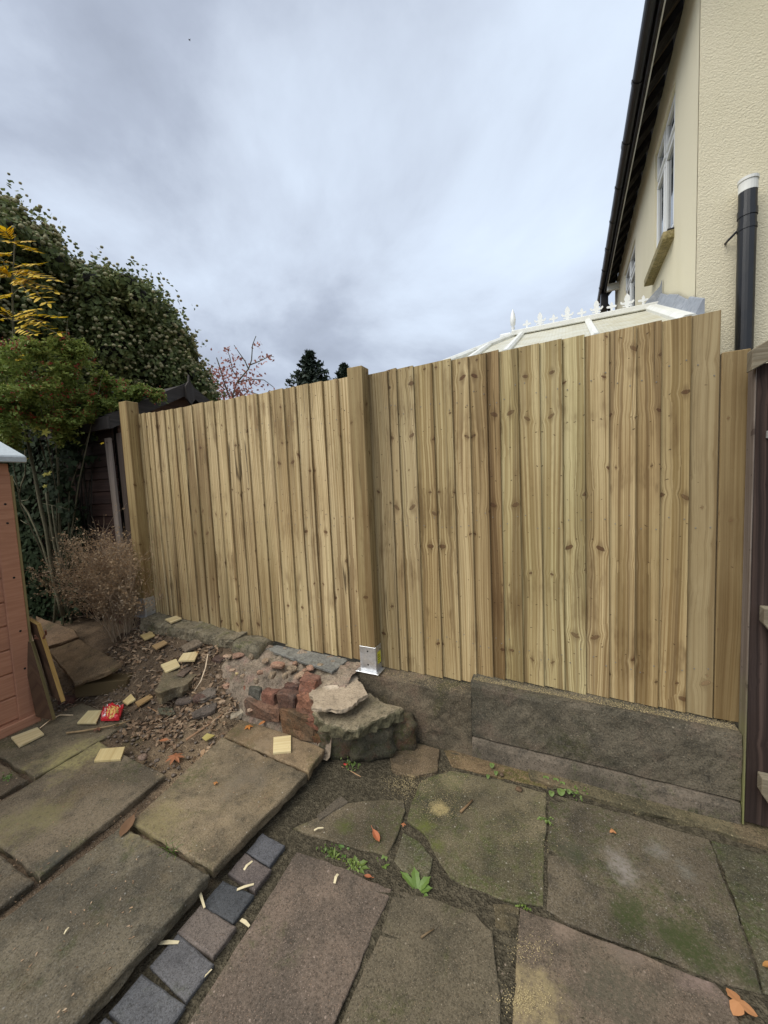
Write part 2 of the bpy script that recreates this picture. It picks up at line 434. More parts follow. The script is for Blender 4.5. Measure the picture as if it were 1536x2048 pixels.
def stone(name, a, b, speck=(.42, .40, .36), dark=(.03, .03, .024), moss=(.07, .085, .022), mossy=.4, grit=1., blotch=.6, sc=1., rough=.88, bump=.6, spots=(), shift=True, speckmix=.75, warm=None, sides=None):
    """concrete or stone: cement with light and dark aggregate, blotches, moss and dirt"""
    s = NT(name, rough, .28); p = s.pos(shift)
    big = s.noise(p, 2.6*sc, 5, .62, .4); med = s.noise(p, 11*sc, 5, .65); fine = s.noise(p, 90*sc, 3, .6); vf = s.noise(p, 330, 2, .6)
    col = s.mix(s.ss(big, .36, .66), a, b)
    col = s.mix(s.ss(med, .45, .75, 0., blotch), col, dark)
    if warm: col = s.mix(s.ss(s.noise(s.vmath('ADD', p, (4, 7, 2)), 4.5*sc, 5, .6), .5, .68, 0., .7), col, warm)
    mo = s.math('MULTIPLY', s.ss(s.noise(s.vmath('ADD', p, (9, 3, 5)), 3.1*sc, 6, .68, .6), .60-.22*mossy, .74-.16*mossy), s.ss(s.noise(p, 45, 4, .7), .38, .58))
    col = s.mix(s.math('MULTIPLY', mo, min(1., .45+mossy*.4)), col, moss)
    v1 = s.vor(p, 230*grit); r1 = s.xyz(v1['Color'])
    ga = s.noise(p, 150*grit, 4, .8); gb = s.noise(p, 62*grit, 5, .78)
    col = s.mix(s.ss(ga, .50, .34, 0., .75), col, s.mix(1., col, (.34, .33, .31), 'MULTIPLY'))
    col = s.mix(s.ss(gb, .50, .32, 0., .6), col, s.mix(1., col, (.42, .41, .38), 'MULTIPLY'))
    col = s.mix(s.ss(ga, .53, .72, 0., .55*speckmix), col, speck)
    col = s.mix(s.ss(gb, .56, .74, 0., .30*speckmix), col, speck)
    g1 = s.math('MULTIPLY', s.ss(v1['Distance'], .45, .2), s.ss(r1[0], .84, .90))
    col = s.mix(s.math('MULTIPLY', g1, speckmix), col, s.mix(r1[1], speck, s.mix(1., speck, (.75, .58, .45), 'MULTIPLY')))
    v2 = s.vor(p, 150*grit); r2 = s.xyz(v2['Color'])
    col = s.mix(s.math('MULTIPLY', s.math('MULTIPLY', s.ss(v2['Distance'], .5, .25), s.ss(r2[0], .74, .8)), .5), col, dark)
    v3 = s.vor(p, 60*grit); r3 = s.xyz(v3['Color'])
    col = s.mix(s.math('MULTIPLY', s.math('MULTIPLY', s.ss(v3['Distance'], .24, .14), s.ss(r3[0], .93, .95)), .6), col, speck)
    col = s.mix(s.ss(vf, .38, .72, .42, 0.), col, s.mix(1., col, (.45, .44, .42), 'MULTIPLY'))
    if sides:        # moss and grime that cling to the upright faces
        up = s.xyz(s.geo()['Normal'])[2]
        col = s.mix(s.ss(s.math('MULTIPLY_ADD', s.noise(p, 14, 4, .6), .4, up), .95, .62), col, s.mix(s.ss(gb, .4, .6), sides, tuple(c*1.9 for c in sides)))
    col = s.tint(col)
    for c, r, k, f in spots:
        col = s.mix(s.math('MULTIPLY', s.spot(c, r), f), col, k)
    h = s.math('ADD', s.math('MULTIPLY', fine, .5), s.math('ADD', s.math('MULTIPLY', g1, .35), s.math('MULTIPLY', vf, .3)))
    h = s.math('ADD', h, s.math('ADD', s.math('MULTIPLY', med, .8), s.math('ADD', s.math('MULTIPLY', ga, .9), s.math('MULTIPLY', gb, .9))))
    return s.fin(col, None, s.bump(h, bump, .004))

def plain(name, c, rough=.6, var=.25, sc=20, bump=.15, metal=0., dirt=None, spec=.4, tint=False):
    s = NT(name, rough, spec); p = s.pos()
    n1 = s.noise(p, sc, 5, .6); n2 = s.noise(p, sc*9, 3, .6)
    col = s.mix(s.ss(n1, .3, .7, 0., var), c, tuple(x*.5 for x in c))
    if dirt: col = s.mix(s.ss(s.noise(p, sc*.4, 6, .7), .5, .75, 0., dirt[1]), col, dirt[0])
    if tint: col = s.tint(col)
    r = s.ss(n1, .2, .8, rough*.8, min(1, rough*1.2))
    return s.fin(col, r, s.bump(s.math('ADD', n1, s.math('MULTIPLY', n2, .4)), bump, .004), Metallic=metal)

def leafmat(name, stops, rough=.5, trans=.25, var_sc=1.2, spec=.4):
    """leaves: every one a slightly different green; light comes through"""
    s = NT(name, rough, spec); g = s.geo(); r = g['Random Per Island']
    lump = s.noise(g['Position'], var_sc, 3, .5)
    f = s.math('ADD', s.math('MULTIPLY', r, .6), s.math('MULTIPLY', s.ss(lump, .3, .7), .4))
    col = s.tint(s.ramp(f, stops))
    tr = s.n('ShaderNodeBsdfTranslucent'); s.set(tr.inputs[0], col)
    mx = s.n('ShaderNodeMixShader'); mx.inputs[0].default_value = trans
    s.fin(col, None, None)
    s.nt.links.new(s.p.outputs[0], mx.inputs[1]); s.nt.links.new(tr.outputs[0], mx.inputs[2]); s.nt.links.new(mx.outputs[0], s.out.inputs[0])
    return s.m

M = {}
M['board'] = wood('treated_pine', (.565, .455, .262), (.300, .212, .094), (.150, .094, .042), (.078, .040, .019), ring=85, knots=.6, pins=.62, stain=.85, contrast=1.1, whorl=.75, cracks=.8, green=.12)
M['board_flat'] = wood('treated_pine_slab_sawn', (.34, .265, .145), (.225, .158, .074), (.175, .12, .058), (.16, .10, .052), ring=48, knots=.62, pins=.2, stain=.5, contrast=.85, whorl=.4)
M['post'] = wood('treated_post', (.38, .295, .145), (.275, .19, .085), (.17, .105, .042), (.085, .045, .018), ring=60, knots=.5, pins=.4, stain=.95, contrast=.9, whorl=.6, cracks=.6)
M['offcut'] = wood('fresh_offcut', (.66, .56, .33), (.53, .40, .19), (.44, .31, .14), (.2, .11, .05), ring=60, knots=.12, pins=.1, stain=.35, contrast=.55, bumpk=.15)
M['oldwood'] = wood('weathered_brown_timber', (.080, .053, .043), (.040, .025, .020), (.015, .010, .009), (.02, .012, .01), ring=34, knots=.4, pins=.2, stain=.9, contrast=1.5, rough=.85)
M['greywood'] = wood('silvered_timber', (.27, .235, .20), (.19, .16, .135), (.10, .08, .065), (.05, .035, .028), ring=60, knots=.3, pins=.2, stain=.6, contrast=1., rough=.88)
M['greystrip'] = wood('silvered_edge_with_algae', (.22, .18, .15), (.155, .125, .10), (.095, .072, .06), (.05, .035, .028), ring=60, knots=.3, pins=.2, stain=.5, rough=.88, algae=(1.0, .35, (.19, .19, .075)))
M['gaterail'] = wood('gate_rail', (.24, .21, .15), (.18, .15, .10), (.10, .08, .055), (.06, .04, .03), ring=60, knots=.3, pins=.2, stain=.6, rough=.88)
M['darkboard'] = wood('old_brown_cladding', (.095, .052, .037), (.062, .034, .024), (.03, .017, .013), (.03, .015, .01), ring=40, knots=.3, pins=.1, stain=.7, rough=.8)
M['tarboard'] = wood('black_bargeboard', (.055, .048, .045), (.035, .030, .028), (.018, .016, .016), (.015, .012, .01), ring=40, knots=.2, pins=.1, stain=.6, rough=.7)
M['ochre'] = wood('ochre_edge', (.44, .29, .10), (.33, .20, .06), (.24, .14, .045), (.1, .05, .02), ring=60, knots=.1, pins=.1, stain=.5)
M['greenplank'] = wood('algae_plank', (.26, .215, .10), (.19, .15, .07), (.11, .09, .045), (.06, .04, .02), ring=60, knots=.2, pins=.1, stain=.6, rough=.85)
M['brownply'] = wood('dirty_brown_panel', (.11, .062, .035), (.075, .04, .024), (.04, .022, .014), (.03, .016, .01), ring=30, knots=.1, pins=.1, stain=.7)
def shedpaint():
    s = NT('terracotta_shed_paint', .55, .35); p = s.pos(); P = s.xyz(p)
    v = s.comb(s.math('MULTIPLY', P[0], 60.), s.math('MULTIPLY', P[1], 5.), s.math('MULTIPLY', P[2], 75.))
    g = s.noise(v, 1., 3, .6, .3); c = s.mix(s.ss(g, .3, .7), (.405, .198, .118), (.33, .150, .086))
    c = s.mix(s.ss(s.noise(p, 3, 5, .6), .45, .75, 0., .5), c, (.27, .13, .08))
    return s.fin(c, None, s.bump(g, .4, .002))
M['shed'] = shedpaint()
M['felt'] = plain('pale_mineral_felt', (.42, .46, .47), .85, .3, 60, .4)

def at3(x, y, z): return tuple(G(x, y, z))
YEL = (.40, .315, .145)
M['slab'] = stone('weathered_concrete_slab', (.250, .205, .140), (.125, .104, .072), mossy=.35, speckmix=.55, warm=(.20, .155, .095),
    spots=((at3(150, 1510, .07), .20, (.33, .285, .12), .75), (at3(60, 1640, .07), .16, (.19, .165, .075), .7), (at3(320, 1640, .07), .14, (.26, .215, .09), .5), (at3(480, 1560, .07), .16, (.19, .155, .11), .5), (at3(120, 1715, .07), .07, (.05, .052, .042), .7),
           (at3(345, 1545, .07), .10, (.27, .20, .12), .8), (at3(520, 1490, .07), .13, (.25, .185, .115), .8)))
M['patio'] = stone('mossy_patio_slab', (.170, .142, .094), (.070, .061, .038), mossy=.75, speckmix=.6, warm=(.115, .095, .065),
    spots=((at3(1240, 1725, 0), .065, (.23, .20, .17), .8), (at3(1258, 1755, 0), .05, (.23, .20, .17), .7), (at3(1315, 1700, 0), .05, (.20, .185, .16), .6), (at3(1370, 1740, 0), .05, (.18, .17, .14), .5),
           (at3(850, 1650, 0), .05, (.105, .115, .025), .8), (at3(875, 1690, 0), .04, (.10, .11, .025), .8), (at3(690, 1650, 0), .06, (.075, .085, .02), .8),
           (at3(1270, 1830, 0), .08, (.040, .050, .014), .9), (at3(1400, 1900, 0), .08, (.040, .050, .014), .9), (at3(1330, 1865, 0), .06, (.040, .050, .014), .9), (at3(1480, 1940, 0), .06, (.040, .050, .014), .9), (at3(1150, 1700, 0), .08, (.05, .055, .03), .6),
           (at3(810, 1570, 0), .07, YEL, .9), (at3(880, 1615, 0), .05, YEL, .75), (at3(900, 1560, 0), .07, (.2, .17, .09), .6)))
M['pinkslab'] = stone('pinkish_aggregate_slab', (.205, .152, .112), (.125, .097, .073), speck=(.40, .31, .25), mossy=.22, speckmix=.8, blotch=.45,
    spots=((at3(1040, 1990, 0), .14, (.30, .235, .12), .85), (at3(1120, 1850, 0), .07, (.26, .19, .14), .6), (at3(1250, 1890, 0), .08, (.25, .18, .14), .6), (at3(1400, 1960, 0), .07, (.24, .17, .14), .6),
           (at3(1230, 1980, 0), .16, (.06, .06, .038), .6)))
M['greyslab'] = stone('grey_aggregate_slab', (.145, .127, .091), (.088, .079, .056), speck=(.33, .30, .24), mossy=.25, speckmix=.7, blotch=.4)
M['blue'] = stone('blue_paver', (.150, .145, .140), (.098, .096, .096), speck=(.20, .20, .20), dark=(.035, .035, .037), mossy=.02, grit=1.1, blotch=.5, bump=.5, rough=.75)
M['conc'] = stone('old_dark_concrete', (.158, .132, .092), (.085, .075, .052), speck=(.34, .29, .21), mossy=.5, moss=(.060, .062, .022), grit=.8, sc=1.1, bump=.7, warm=(.17, .125, .09), shift=False)
M['conc2'] = stone('pink_footing_concrete', (.205, .165, .122), (.125, .104, .076), speck=(.30, .25, .2), mossy=.4, grit=.8, sc=1.5, bump=.4, shift=False)
M['kerb'] = stone('mossy_rough_kerb', (.30, .25, .165), (.20, .17, .112), speck=(.46, .40, .29), mossy=.55, moss=(.13, .135, .035), grit=.45, sc=2, bump=1.2)
M['mortar'] = stone('old_lime_mortar', (.39, .305, .22), (.26, .205, .15), speck=(.48, .42, .33), mossy=.3, moss=(.12, .12, .05), grit=.6, sc=2, bump=1.1, warm=(.40, .25, .19))
M['render_lump'] = stone('broken_cement_cap', (.47, .375, .265), (.36, .285, .20), speck=(.5, .44, .34), dark=(.26, .21, .15), mossy=.1, grit=.6, sc=2, blotch=.35, bump=.4, speckmix=.4,
    spots=((at3(665, 1375, .33), .055, (.62, .52, .40), .8), (at3(700, 1360, .33), .04, (.56, .47, .36), .7)))
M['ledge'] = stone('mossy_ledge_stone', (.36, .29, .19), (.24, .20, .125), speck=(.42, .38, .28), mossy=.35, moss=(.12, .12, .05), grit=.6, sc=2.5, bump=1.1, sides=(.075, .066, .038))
M['darkstone'] = stone('damp_rubble_stone', (.16, .13, .09), (.095, .08, .055), speck=(.24, .22, .16), mossy=.85, moss=(.055, .06, .016), grit=.6, sc=2.5, bump=1.2, warm=(.16, .08, .05))
M['brick'] = stone('broken_red_brick', (.29, .145, .095), (.20, .125, .092), speck=(.38, .20, .13), dark=(.04, .03, .026), mossy=.12, grit=.6, sc=3, bump=1.0)
M['slate'] = stone('slate_slab', (.26, .255, .225), (.185, .185, .170), speck=(.22, .22, .2), dark=(.06, .06, .058), mossy=.3, moss=(.15, .135, .08), grit=.5, sc=2.2, bump=.45, rough=.6)
M['pebble'] = stone('pebble', (.25, .19, .14), (.16, .12, .09), mossy=.02, sc=4, bump=.2)
M['shale'] = stone('grey_brown_shale', (.20, .165, .13), (.14, .115, .09), mossy=.15, sc=3, bump=.8)
def soilmat():
    s = NT('dark_soil', .95, .15); p = s.geo()['Position']
    n = s.noise(p, 5, 6, .65); m = s.noise(p, 60, 4, .7); q = s.vor(p, 140); r = s.xyz(q['Color'])
    c = s.mix(s.ss(n, .35, .65), (.105, .074, .048), (.185, .130, .082)); c = s.mix(s.ss(m, .45, .7, 0., .6), c, (.028, .02, .014))
    c = s.mix(s.math('MULTIPLY', s.math('MULTIPLY', s.ss(q['Distance'], .5, .3), s.ss(r[0], .82, .86)), .7), c, (.25, .2, .15))
    for xy, rr, k, f in (((380, 1500), .34, (.27, .195, .118), 1.), ((310, 1510), .20, (.25, .18, .11), 1.), ((430, 1450), .20, (.23, .165, .10), 1.), ((270, 1475), .12, (.16, .13, .06), .6)):
        c = s.mix(s.math('MULTIPLY', s.spot(at3(*xy, .07), rr, .8, 9), f), c, k)
    c = s.mix(s.ss(s.xyz(p)[0], -1.42, -1.22), c, s.mix(s.ss(m, .4, .65), (.050, .042, .027), (.110, .092, .060)))
    return s.fin(c, None, s.bump(s.math('ADD', n, s.math('ADD', m, s.math('MULTIPLY', q['Distance'], .6))), 1., .012))
M['soil'] = soilmat()
def rendermat(name, c, sc, strength, dist):
    s = NT(name, .9, .2); p = s.geo()['Position']
    n = s.math('MULTIPLY_ADD', s.vor(p, sc*.8)['Distance'], -.5, s.noise(p, sc*1.2, 5, .6, .15)); st = s.noise(s.vmath('MULTIPLY', p, (1., 1., .35)), 1.4, 5, .6)
    col = s.mix(s.ss(st, .38, .68, 0., .55), c, (c[0]*.86, c[1]*.86, c[2]*.80))
    col = s.mix(s.ss(n, .55, .3, 0., .18), col, (c[0]*.6, c[1]*.56, c[2]*.45))
    return s.fin(col, None, s.bump(s.math('ADD', n, s.math('MULTIPLY', s.noise(p, sc*3.2, 2), .3)), strength, dist))
M['rough_render'] = rendermat('cream_pebbled_render', (.70, .640, .475), 95, .8, .009)
M['smooth_render'] = rendermat('cream_painted_render', (.74, .685, .515), 190, .4, .003)
M['upvc'] = plain('white_upvc', (.74, .75, .73), .35, .12, 6, .05)
M['upvc_old'] = plain('chalky_white_bar', (.68, .68, .63), .5, .2, 12, .08, dirt=((.35, .34, .27), .5))
M['black'] = plain('black_plastic', (.008, .008, .009), .36, .3, 10, .08, spec=.5)
M['soffit'] = plain('dark_stained_rafter', (.014, .011, .010), .75, .4, 20, .2)
M['soffitboard'] = plain('brown_soffit_board', (.17, .135, .09), .75, .5, 14, .2)
M['lead'] = plain('lead_flashing', (.25, .27, .30), .55, .4, 25, .35, dirt=((.42, .43, .44), .6))
M['tile'] = plain('dark_roof_tile', (.05, .035, .03), .85, .5, 20, .4)
M['sill'] = stone('lichened_sill', (.42, .35, .18), (.30, .25, .12), speck=(.55, .5, .3), mossy=.6, moss=(.16, .13, .03), grit=.5, sc=3)
def poly():
    s = NT('creamy_polycarbonate', .35, .4); P = s.xyz(s.geo()['Position'])
    w = s.math('SINE', s.math('MULTIPLY', P[0], 210.)); n = s.noise(s.geo()['Position'], 7, 5, .6)
    c = s.mix(s.ss(n, .35, .7), (.80, .79, .68), (.70, .66, .50)); c = s.mix(s.ss(w, .2, 1., 0., .16), c, (.5, .45, .28))
    tr = s.n('ShaderNodeBsdfTranslucent'); s.set(tr.inputs[0], c); mx = s.n('ShaderNodeMixShader'); mx.inputs[0].default_value = .35
    s.fin(c, None, s.bump(w, .15, .002))
    s.nt.links.new(s.p.outputs[0], mx.inputs[1]); s.nt.links.new(tr.outputs[0], mx.inputs[2]); s.nt.links.new(mx.outputs[0], s.out.inputs[0])
    return s.m
M['poly'] = poly()
def glass():
    s = NT('window_glass', .04, .8); p = s.geo()['Position']
    return s.fin((.05, .06, .07), None, s.bump(s.noise(p, 1.5, 2), .02, .01))
M['glass'] = glass()
M['cloth'] = plain('pale_curtain', (.5, .52, .55), .9, .2, 20, .2)
def galv():
    s = NT('galvanised_steel', .38, .5); p = s.geo()['Position']; v = s.vor(p, 90); r = s.xyz(v['Color'])
    c = s.mix(r[0], (.56, .57, .58), (.70, .71, .72)); n = s.noise(p, 30, 4)
    return s.fin(c, s.ss(n, .3, .7, .3, .5), s.bump(n, .1, .002), Metallic=.85)
M['galv'] = galv()
M['hole'] = plain('dark_hole', (.01, .01, .01), .9)
M['sticker'] = plain('yellow_sticker', (.62, .60, .05), .5, .2, 90, .05, dirt=((.25, .22, .03), .6))
M['whiteprint'] = plain('white_print', (.8, .78, .74), .5, .1)
M['redfoil'] = plain('red_packet_foil', (.60, .025, .035), .3, .3, 60, .3, spec=.6)
M['yellowprint'] = plain('yellow_packet_print', (.80, .55, .16), .4, .5, 120, .1, dirt=((.65, .16, .05), .6))
M['rust'] = plain('rust', (.16, .06, .03), .8, .5, 30, .4)
M['iron'] = plain('dull_latch', (.20, .19, .17), .6, .4, 30, .2)
M['bark'] = plain('green_bark', (.115, .105, .060), .85, .5, 18, .5)
M['twig'] = plain('dry_twig', (.45, .33, .215), .85, .5, 25, .4, tint=True)
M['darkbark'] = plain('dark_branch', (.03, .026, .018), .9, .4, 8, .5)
M['ivy'] = leafmat('ivy_leaf', ((0, (.060, .080, .030)), (.35, (.105, .132, .046)), (.7, (.165, .19, .068)), (1, (.26, .25, .10))), .6, .3, spec=.25)
M['umbel'] = leafmat('ivy_flower_head', ((0, (.19, .185, .10)), (.5, (.30, .275, .15)), (1, (.42, .36, .19))), .8, .05)
M['wallivy'] = leafmat('shaded_ivy_leaf', ((0, (.010, .018, .008)), (.5, (.018, .030, .012)), (1, (.032, .046, .022))), .7, .1, spec=.12)  # leaf colours darkened to carry the shade of the gap between the sheds
M['roofivy'] = leafmat('glossy_ivy_leaf', ((0, (.035, .065, .028)), (.5, (.06, .10, .05)), (1, (.11, .15, .085))), .3, .15, spec=.6)
M['pyra'] = leafmat('firethorn_leaf', ((0, (.10, .145, .034)), (.4, (.165, .22, .05)), (.8, (.25, .285, .07)), (1, (.36, .36, .10))), .6, .35, spec=.2)
M['berry'] = leafmat('red_berry', ((0, (.20, .012, .010)), (1, (.34, .03, .018))), .35, .0)
M['yellow'] = leafmat('yellow_leaflet', ((0, (.50, .29, .010)), (.5, (.64, .42, .012)), (1, (.68, .52, .03))), .5, .35)
M['limeleaf'] = leafmat('yellow_green_leaf', ((0, (.32, .30, .05)), (.5, (.46, .42, .07)), (1, (.60, .50, .10))), .5, .35)
M['redleaf'] = leafmat('dark_red_leaf', ((0, (.20, .075, .065)), (.5, (.32, .125, .10)), (1, (.45, .21, .15))), .6, .25)
M['conifer'] = leafmat('conifer_spray', ((0, (.012, .022, .014)), (.5, (.022, .038, .023)), (1, (.040, .060, .034))), .6, .1)
M['dead'] = leafmat('dry_brown_leaf', ((0, (.26, .16, .08)), (.5, (.42, .285, .16)), (.85, (.58, .44, .28)), (1, (.78, .66, .50))), .8, .2)
M['litter'] = leafmat('leaf_litter', ((0, (.14, .085, .05)), (.3, (.25, .16, .095)), (.6, (.32, .215, .13)), (.85, (.45, .33, .21)), (1, (.50, .27, .12))), .8, .15, var_sc=6)
M['weed'] = leafmat('weed_leaf', ((0, (.095, .15, .035)), (.5, (.15, .22, .055)), (1, (.24, .31, .095))), .45, .3)
M['sawdust'] = leafmat('sawdust', ((0, (.32, .25, .12)), (1, (.48, .38, .20))), .9, .0)
M['fallen'] = leafmat('fallen_leaf', ((0, (.42, .22, .11)), (1, (.48, .27, .14))), .7, .25)
M['chip'] = plain('pale_wood_sliver', (.66, .56, .35), .8, .3, 60, .3)
M['bird'] = plain('bird_feather', (.05, .05, .055), .8)
# ------------------------------------------------------------------ ground
def sstep(a, b, x):
    t = min(1, max(0, (x-a)/(b-a))); return t*t*(3-2*t)
def bank(x, y):
    """height of the soil: below the paving, rising to the fence foot on the left"""
    if x > -1.3:
        h = -.0105
    else:
        t = sstep(1.42+.32*sstep(-1.98, -1.88, x), 2.12, y)
        top = .40 if x < -2.2 else .40-.12*sstep(-2.2, -1.9, x)
        top = top-.16*sstep(-3.2, -4.0, x)
        h = .035+(top-.035)*t
        h = h*sstep(-1.25, -1.42, x)+(-.03)*(1-sstep(-1.25, -1.42, x))
    h += .020*fbm((x, y, 3), 3.5, 4)*(1 if x < -1.3 and y > 1.35 else .45)
    return h
def hit(px, py):
    d = ray(px, py); t = .8
    while t < 9:
        p = EYE+d*t
        if p[2] <= bank(p[0], p[1]): return p
        t += .01
    return p
gm = MB(); N = 64
gm.add([(-900, -900, -.09), (900, -900, -.09), (900, 900, -.09), (-900, 900, -.09)], [(0, 1, 2, 3)])
tag(gm.build('ground', M['soil']), kind='structure')
xs = np.concatenate([np.linspace(-7.5, -4, 18), np.linspace(-3.95, -1.1, 96), np.linspace(-1.0, 3.0, 40)]); ys = np.concatenate([np.linspace(-1.5, 1.0, 12), np.linspace(1.04, 2.4, 62), np.linspace(2.6, 5.0, 6)])
sv = [(x, y, bank(x, y)+(.012*fbm((x, y, 0), 22, 3))) for x in xs for y in ys]
sf = [(i*len(ys)+j, (i+1)*len(ys)+j, (i+1)*len(ys)+j+1, i*len(ys)+j+1) for i in range(len(xs)-1) for j in range(len(ys)-1)]
so = MB().add(sv, sf).build('soil', M['soil'], smooth=True); tag(so, kind='structure')

# lower patio: flagstones of odd shapes
patio = empty('patio', (0, 1.2, 0), kind='structure')
def pslab(pts, mat, color=(1, 1, 1), thick=.045, z=0.0, seed=0, raw=(), amp=.007, name='paving_slab', parent=None, **k):
    ring = [G(x, y, z) for x, y in pts]+[np.array(r) for r in raw]
    k.setdefault('edge', .0045)
    return slab(name, M[mat], ring, thick, parent or patio, seed, amp, color=color, **k)
pslab([(594, 1703), (640, 1716), (700, 1742), (785, 1778), (728, 1908), (668, 2046)], 'pinkslab', raw=((-.62, .30, 0), (-.99, .30, 0)), seed=1)
o = patio.children[0]
tag(o, 'pinkish brown aggregate slab with a rounded corner')
pslab([(792, 1780), (880, 1799), (950, 1828), (982, 1862), (994, 1940), (1000, 2046)], 'greyslab', (1.08, 1.0, .90), raw=((-.165, .35, 0), (-.60, .35, 0)), seed=2)
pslab([(1040, 1815), (1130, 1850), (1250, 1896), (1432, 1964), (1466, 2004), (1480, 2046)], 'pinkslab', (.95, .95, .9), raw=((.60, .9, 0), (.55, .4, 0), (-.13, .4, 0)), seed=3)
# right-hand slabs
pslab([(1098, 1586), (1200, 1612), (1300, 1642), (1418, 1678), (1462, 1790), (1500, 1900), (1524, 1985), (1440, 1962), (1260, 1893), (1130, 1843), (1093, 1818)], 'patio', (.92, .88, .86), seed=4)
pslab([(1422, 1679), (1560, 1716)], 'patio', (.88, .90, .82), raw=(tuple(G(1600, 1800)), tuple(G(1600, 2010)), tuple(G(1528, 1984)), tuple(G(1504, 1900)), tuple(G(1466, 1790))), seed=5)
pslab([(842, 1560), (900, 1540), (1000, 1560), (1094, 1585), (1090, 1700), (1087, 1812), (1010, 1800), (950, 1778), (900, 1755), (872, 1712), (848, 1665), (812, 1640), (826, 1598)], 'patio', (1.1, 1.08, .95), seed=6)
pslab([(586, 1657), (693, 1606), (742, 1600), (808, 1599), (812, 1622), (795, 1668), (773, 1712), (704, 1694), (640, 1672)], 'patio', (1.15, 1.08, 1.0), seed=7)
pslab([(806, 1664), (838, 1682), (866, 1716), (862, 1740), (854, 1760), (826, 1752), (802, 1738), (788, 1720)], 'patio', (1.1, 1.12, 1.02), seed=8, amp=.003)
pslab([(632, 1630), (660, 1606), (682, 1590), (697, 1602), (668, 1622), (640, 1640)], 'shale', (.8, .78, .7), .03, .006, seed=9)
pslab([(776, 1490), (830, 1484), (880, 1498), (875, 1540), (826, 1554), (784, 1540)], 'patio', (1.15, .98, .85), .03, .004, seed=10)
pslab([(986, 1806), (1012, 1806), (1040, 1814), (1034, 1852), (1008, 1866), (990, 1856)], 'patio', (1.2, 1.1, .9), .03, -.004, seed=11, amp=.004)
pslab([(888, 1500), (950, 1498), (1040, 1528), (1100, 1552), (1094, 1578), (1010, 1556), (905, 1532)], 'patio', (1.3, 1.05, .82), .03, -.003, seed=14)
kerb = empty('kerb', (.1, 2.0, 0), kind='structure')
pslab([(1050, 1524), (1130, 1530), (1200, 1552), (1330, 1588), (1480, 1622), (1600, 1655), (1600, 1712), (1536, 1692), (1470, 1672), (1360, 1640), (1230, 1606), (1140, 1578), (1060, 1556)], 'conc', (1.05, 1.02, .82), .05, .014, seed=12, amp=.010, name='kerb_stone', parent=kerb)

# raised terrace of rectangular slabs
ZT = .070
terrace = empty('terrace', (-2.2, .8, 0), kind='structure')
def tslab(x0, x1, y0, y1, color=(1, 1, 1), seed=0, z=ZT, corners=None):
    g = .007
    ring = corners or [(x0+g, y0+g, z), (x1-g, y0+g, z), (x1-g, y1-g, z), (x0+g, y1-g, z)]
    return slab('paving_slab', M['slab'], ring, .05, terrace, seed, .006, .009, color=color)
tslab(-1.83, -1.255, -.6, .30, (.9, .9, .9), 21)
tslab(-1.83, -1.258, .30, .935, (.78, .79, .78), 22)
tslab(0, 0, 0, 0, (1.18, 1.10, .98), 23, corners=[(-1.80, .948, ZT), (-1.272, .945, ZT), (-1.235, 1.50, ZT), (-1.90, 1.548, ZT)])
tslab(0, 0, 0, 0, (1.25, 1.08, .90), 24, corners=[(-1.89, 1.560, ZT), (-1.232, 1.512, ZT), (-1.255, 1.69, ZT), (-1.36, 1.70, ZT), (-1.55, 1.72, ZT), (-1.92, 1.72, ZT)])
tslab(-2.53, -1.875, .05, .640, (.9, .88, .86), 25)
tslab(0, 0, 0, 0, (.90, .86, .82), 26, corners=[(-2.53, .655, ZT), (-1.885, .650, ZT), (-1.93, 1.205, ZT), (-2.20, 1.215, ZT), (-2.575, 1.23, ZT)])
tslab(-3.19, -2.585, .25, .905, (.92, .84, .78), 27)
tslab(0, 0, 0, 0, (.95, .92, .84), 28, corners=[(-3.19, .925, ZT-.004), (-2.585, .922, ZT-.004), (-2.61, 1.42, ZT-.012), (-3.19, 1.45, ZT-.012)])
tslab(-1.83, -1.255, -1.3, -.61, (.9, .9, .9), 29); tslab(-2.53, -1.875, -.6, .04, (.9, .9, .9), 30)
tslab(-3.19, -2.585, -.5, .24, (.9, .9, .9), 31)
# block edging in front of the terrace
edging = empty('brick_edging', (-1.15, .8, 0), kind='structure')
cols = [(.95, .97, 1.05), (1.2, 1.0, .90), (.66, .70, .74), (1.3, 1.08, .92), (.98, .97, 1.0), (.88, .9, .95), (1.0, 1.0, 1.05), (1.1, 1.0, .95), (.9, .92, 1.0), (1, 1, 1)]
yy = 1.185
for i, c in enumerate(cols):
    h = (.098, .092, .104, .098, .104, .1, .1, .1, .1, .1)[i]
    x1 = -1.118+.042*i*.34+.006*math.sin(i*2.3); x0 = -1.250+.003*math.sin(i*3.1)
    a = .012*math.sin(i*1.9+.5)
    z = .004*math.sin(i*2.7)+.012
    ring = [(x0, yy-h+a, z), (x1, yy-h, z-.003), (x1, yy, z-.003), (x0, yy+a, z)]
    slab('edging_brick', M['blue'], ring, .06, edging, 40+i, .002, .006, .02, color=c)
    yy -= h+.007

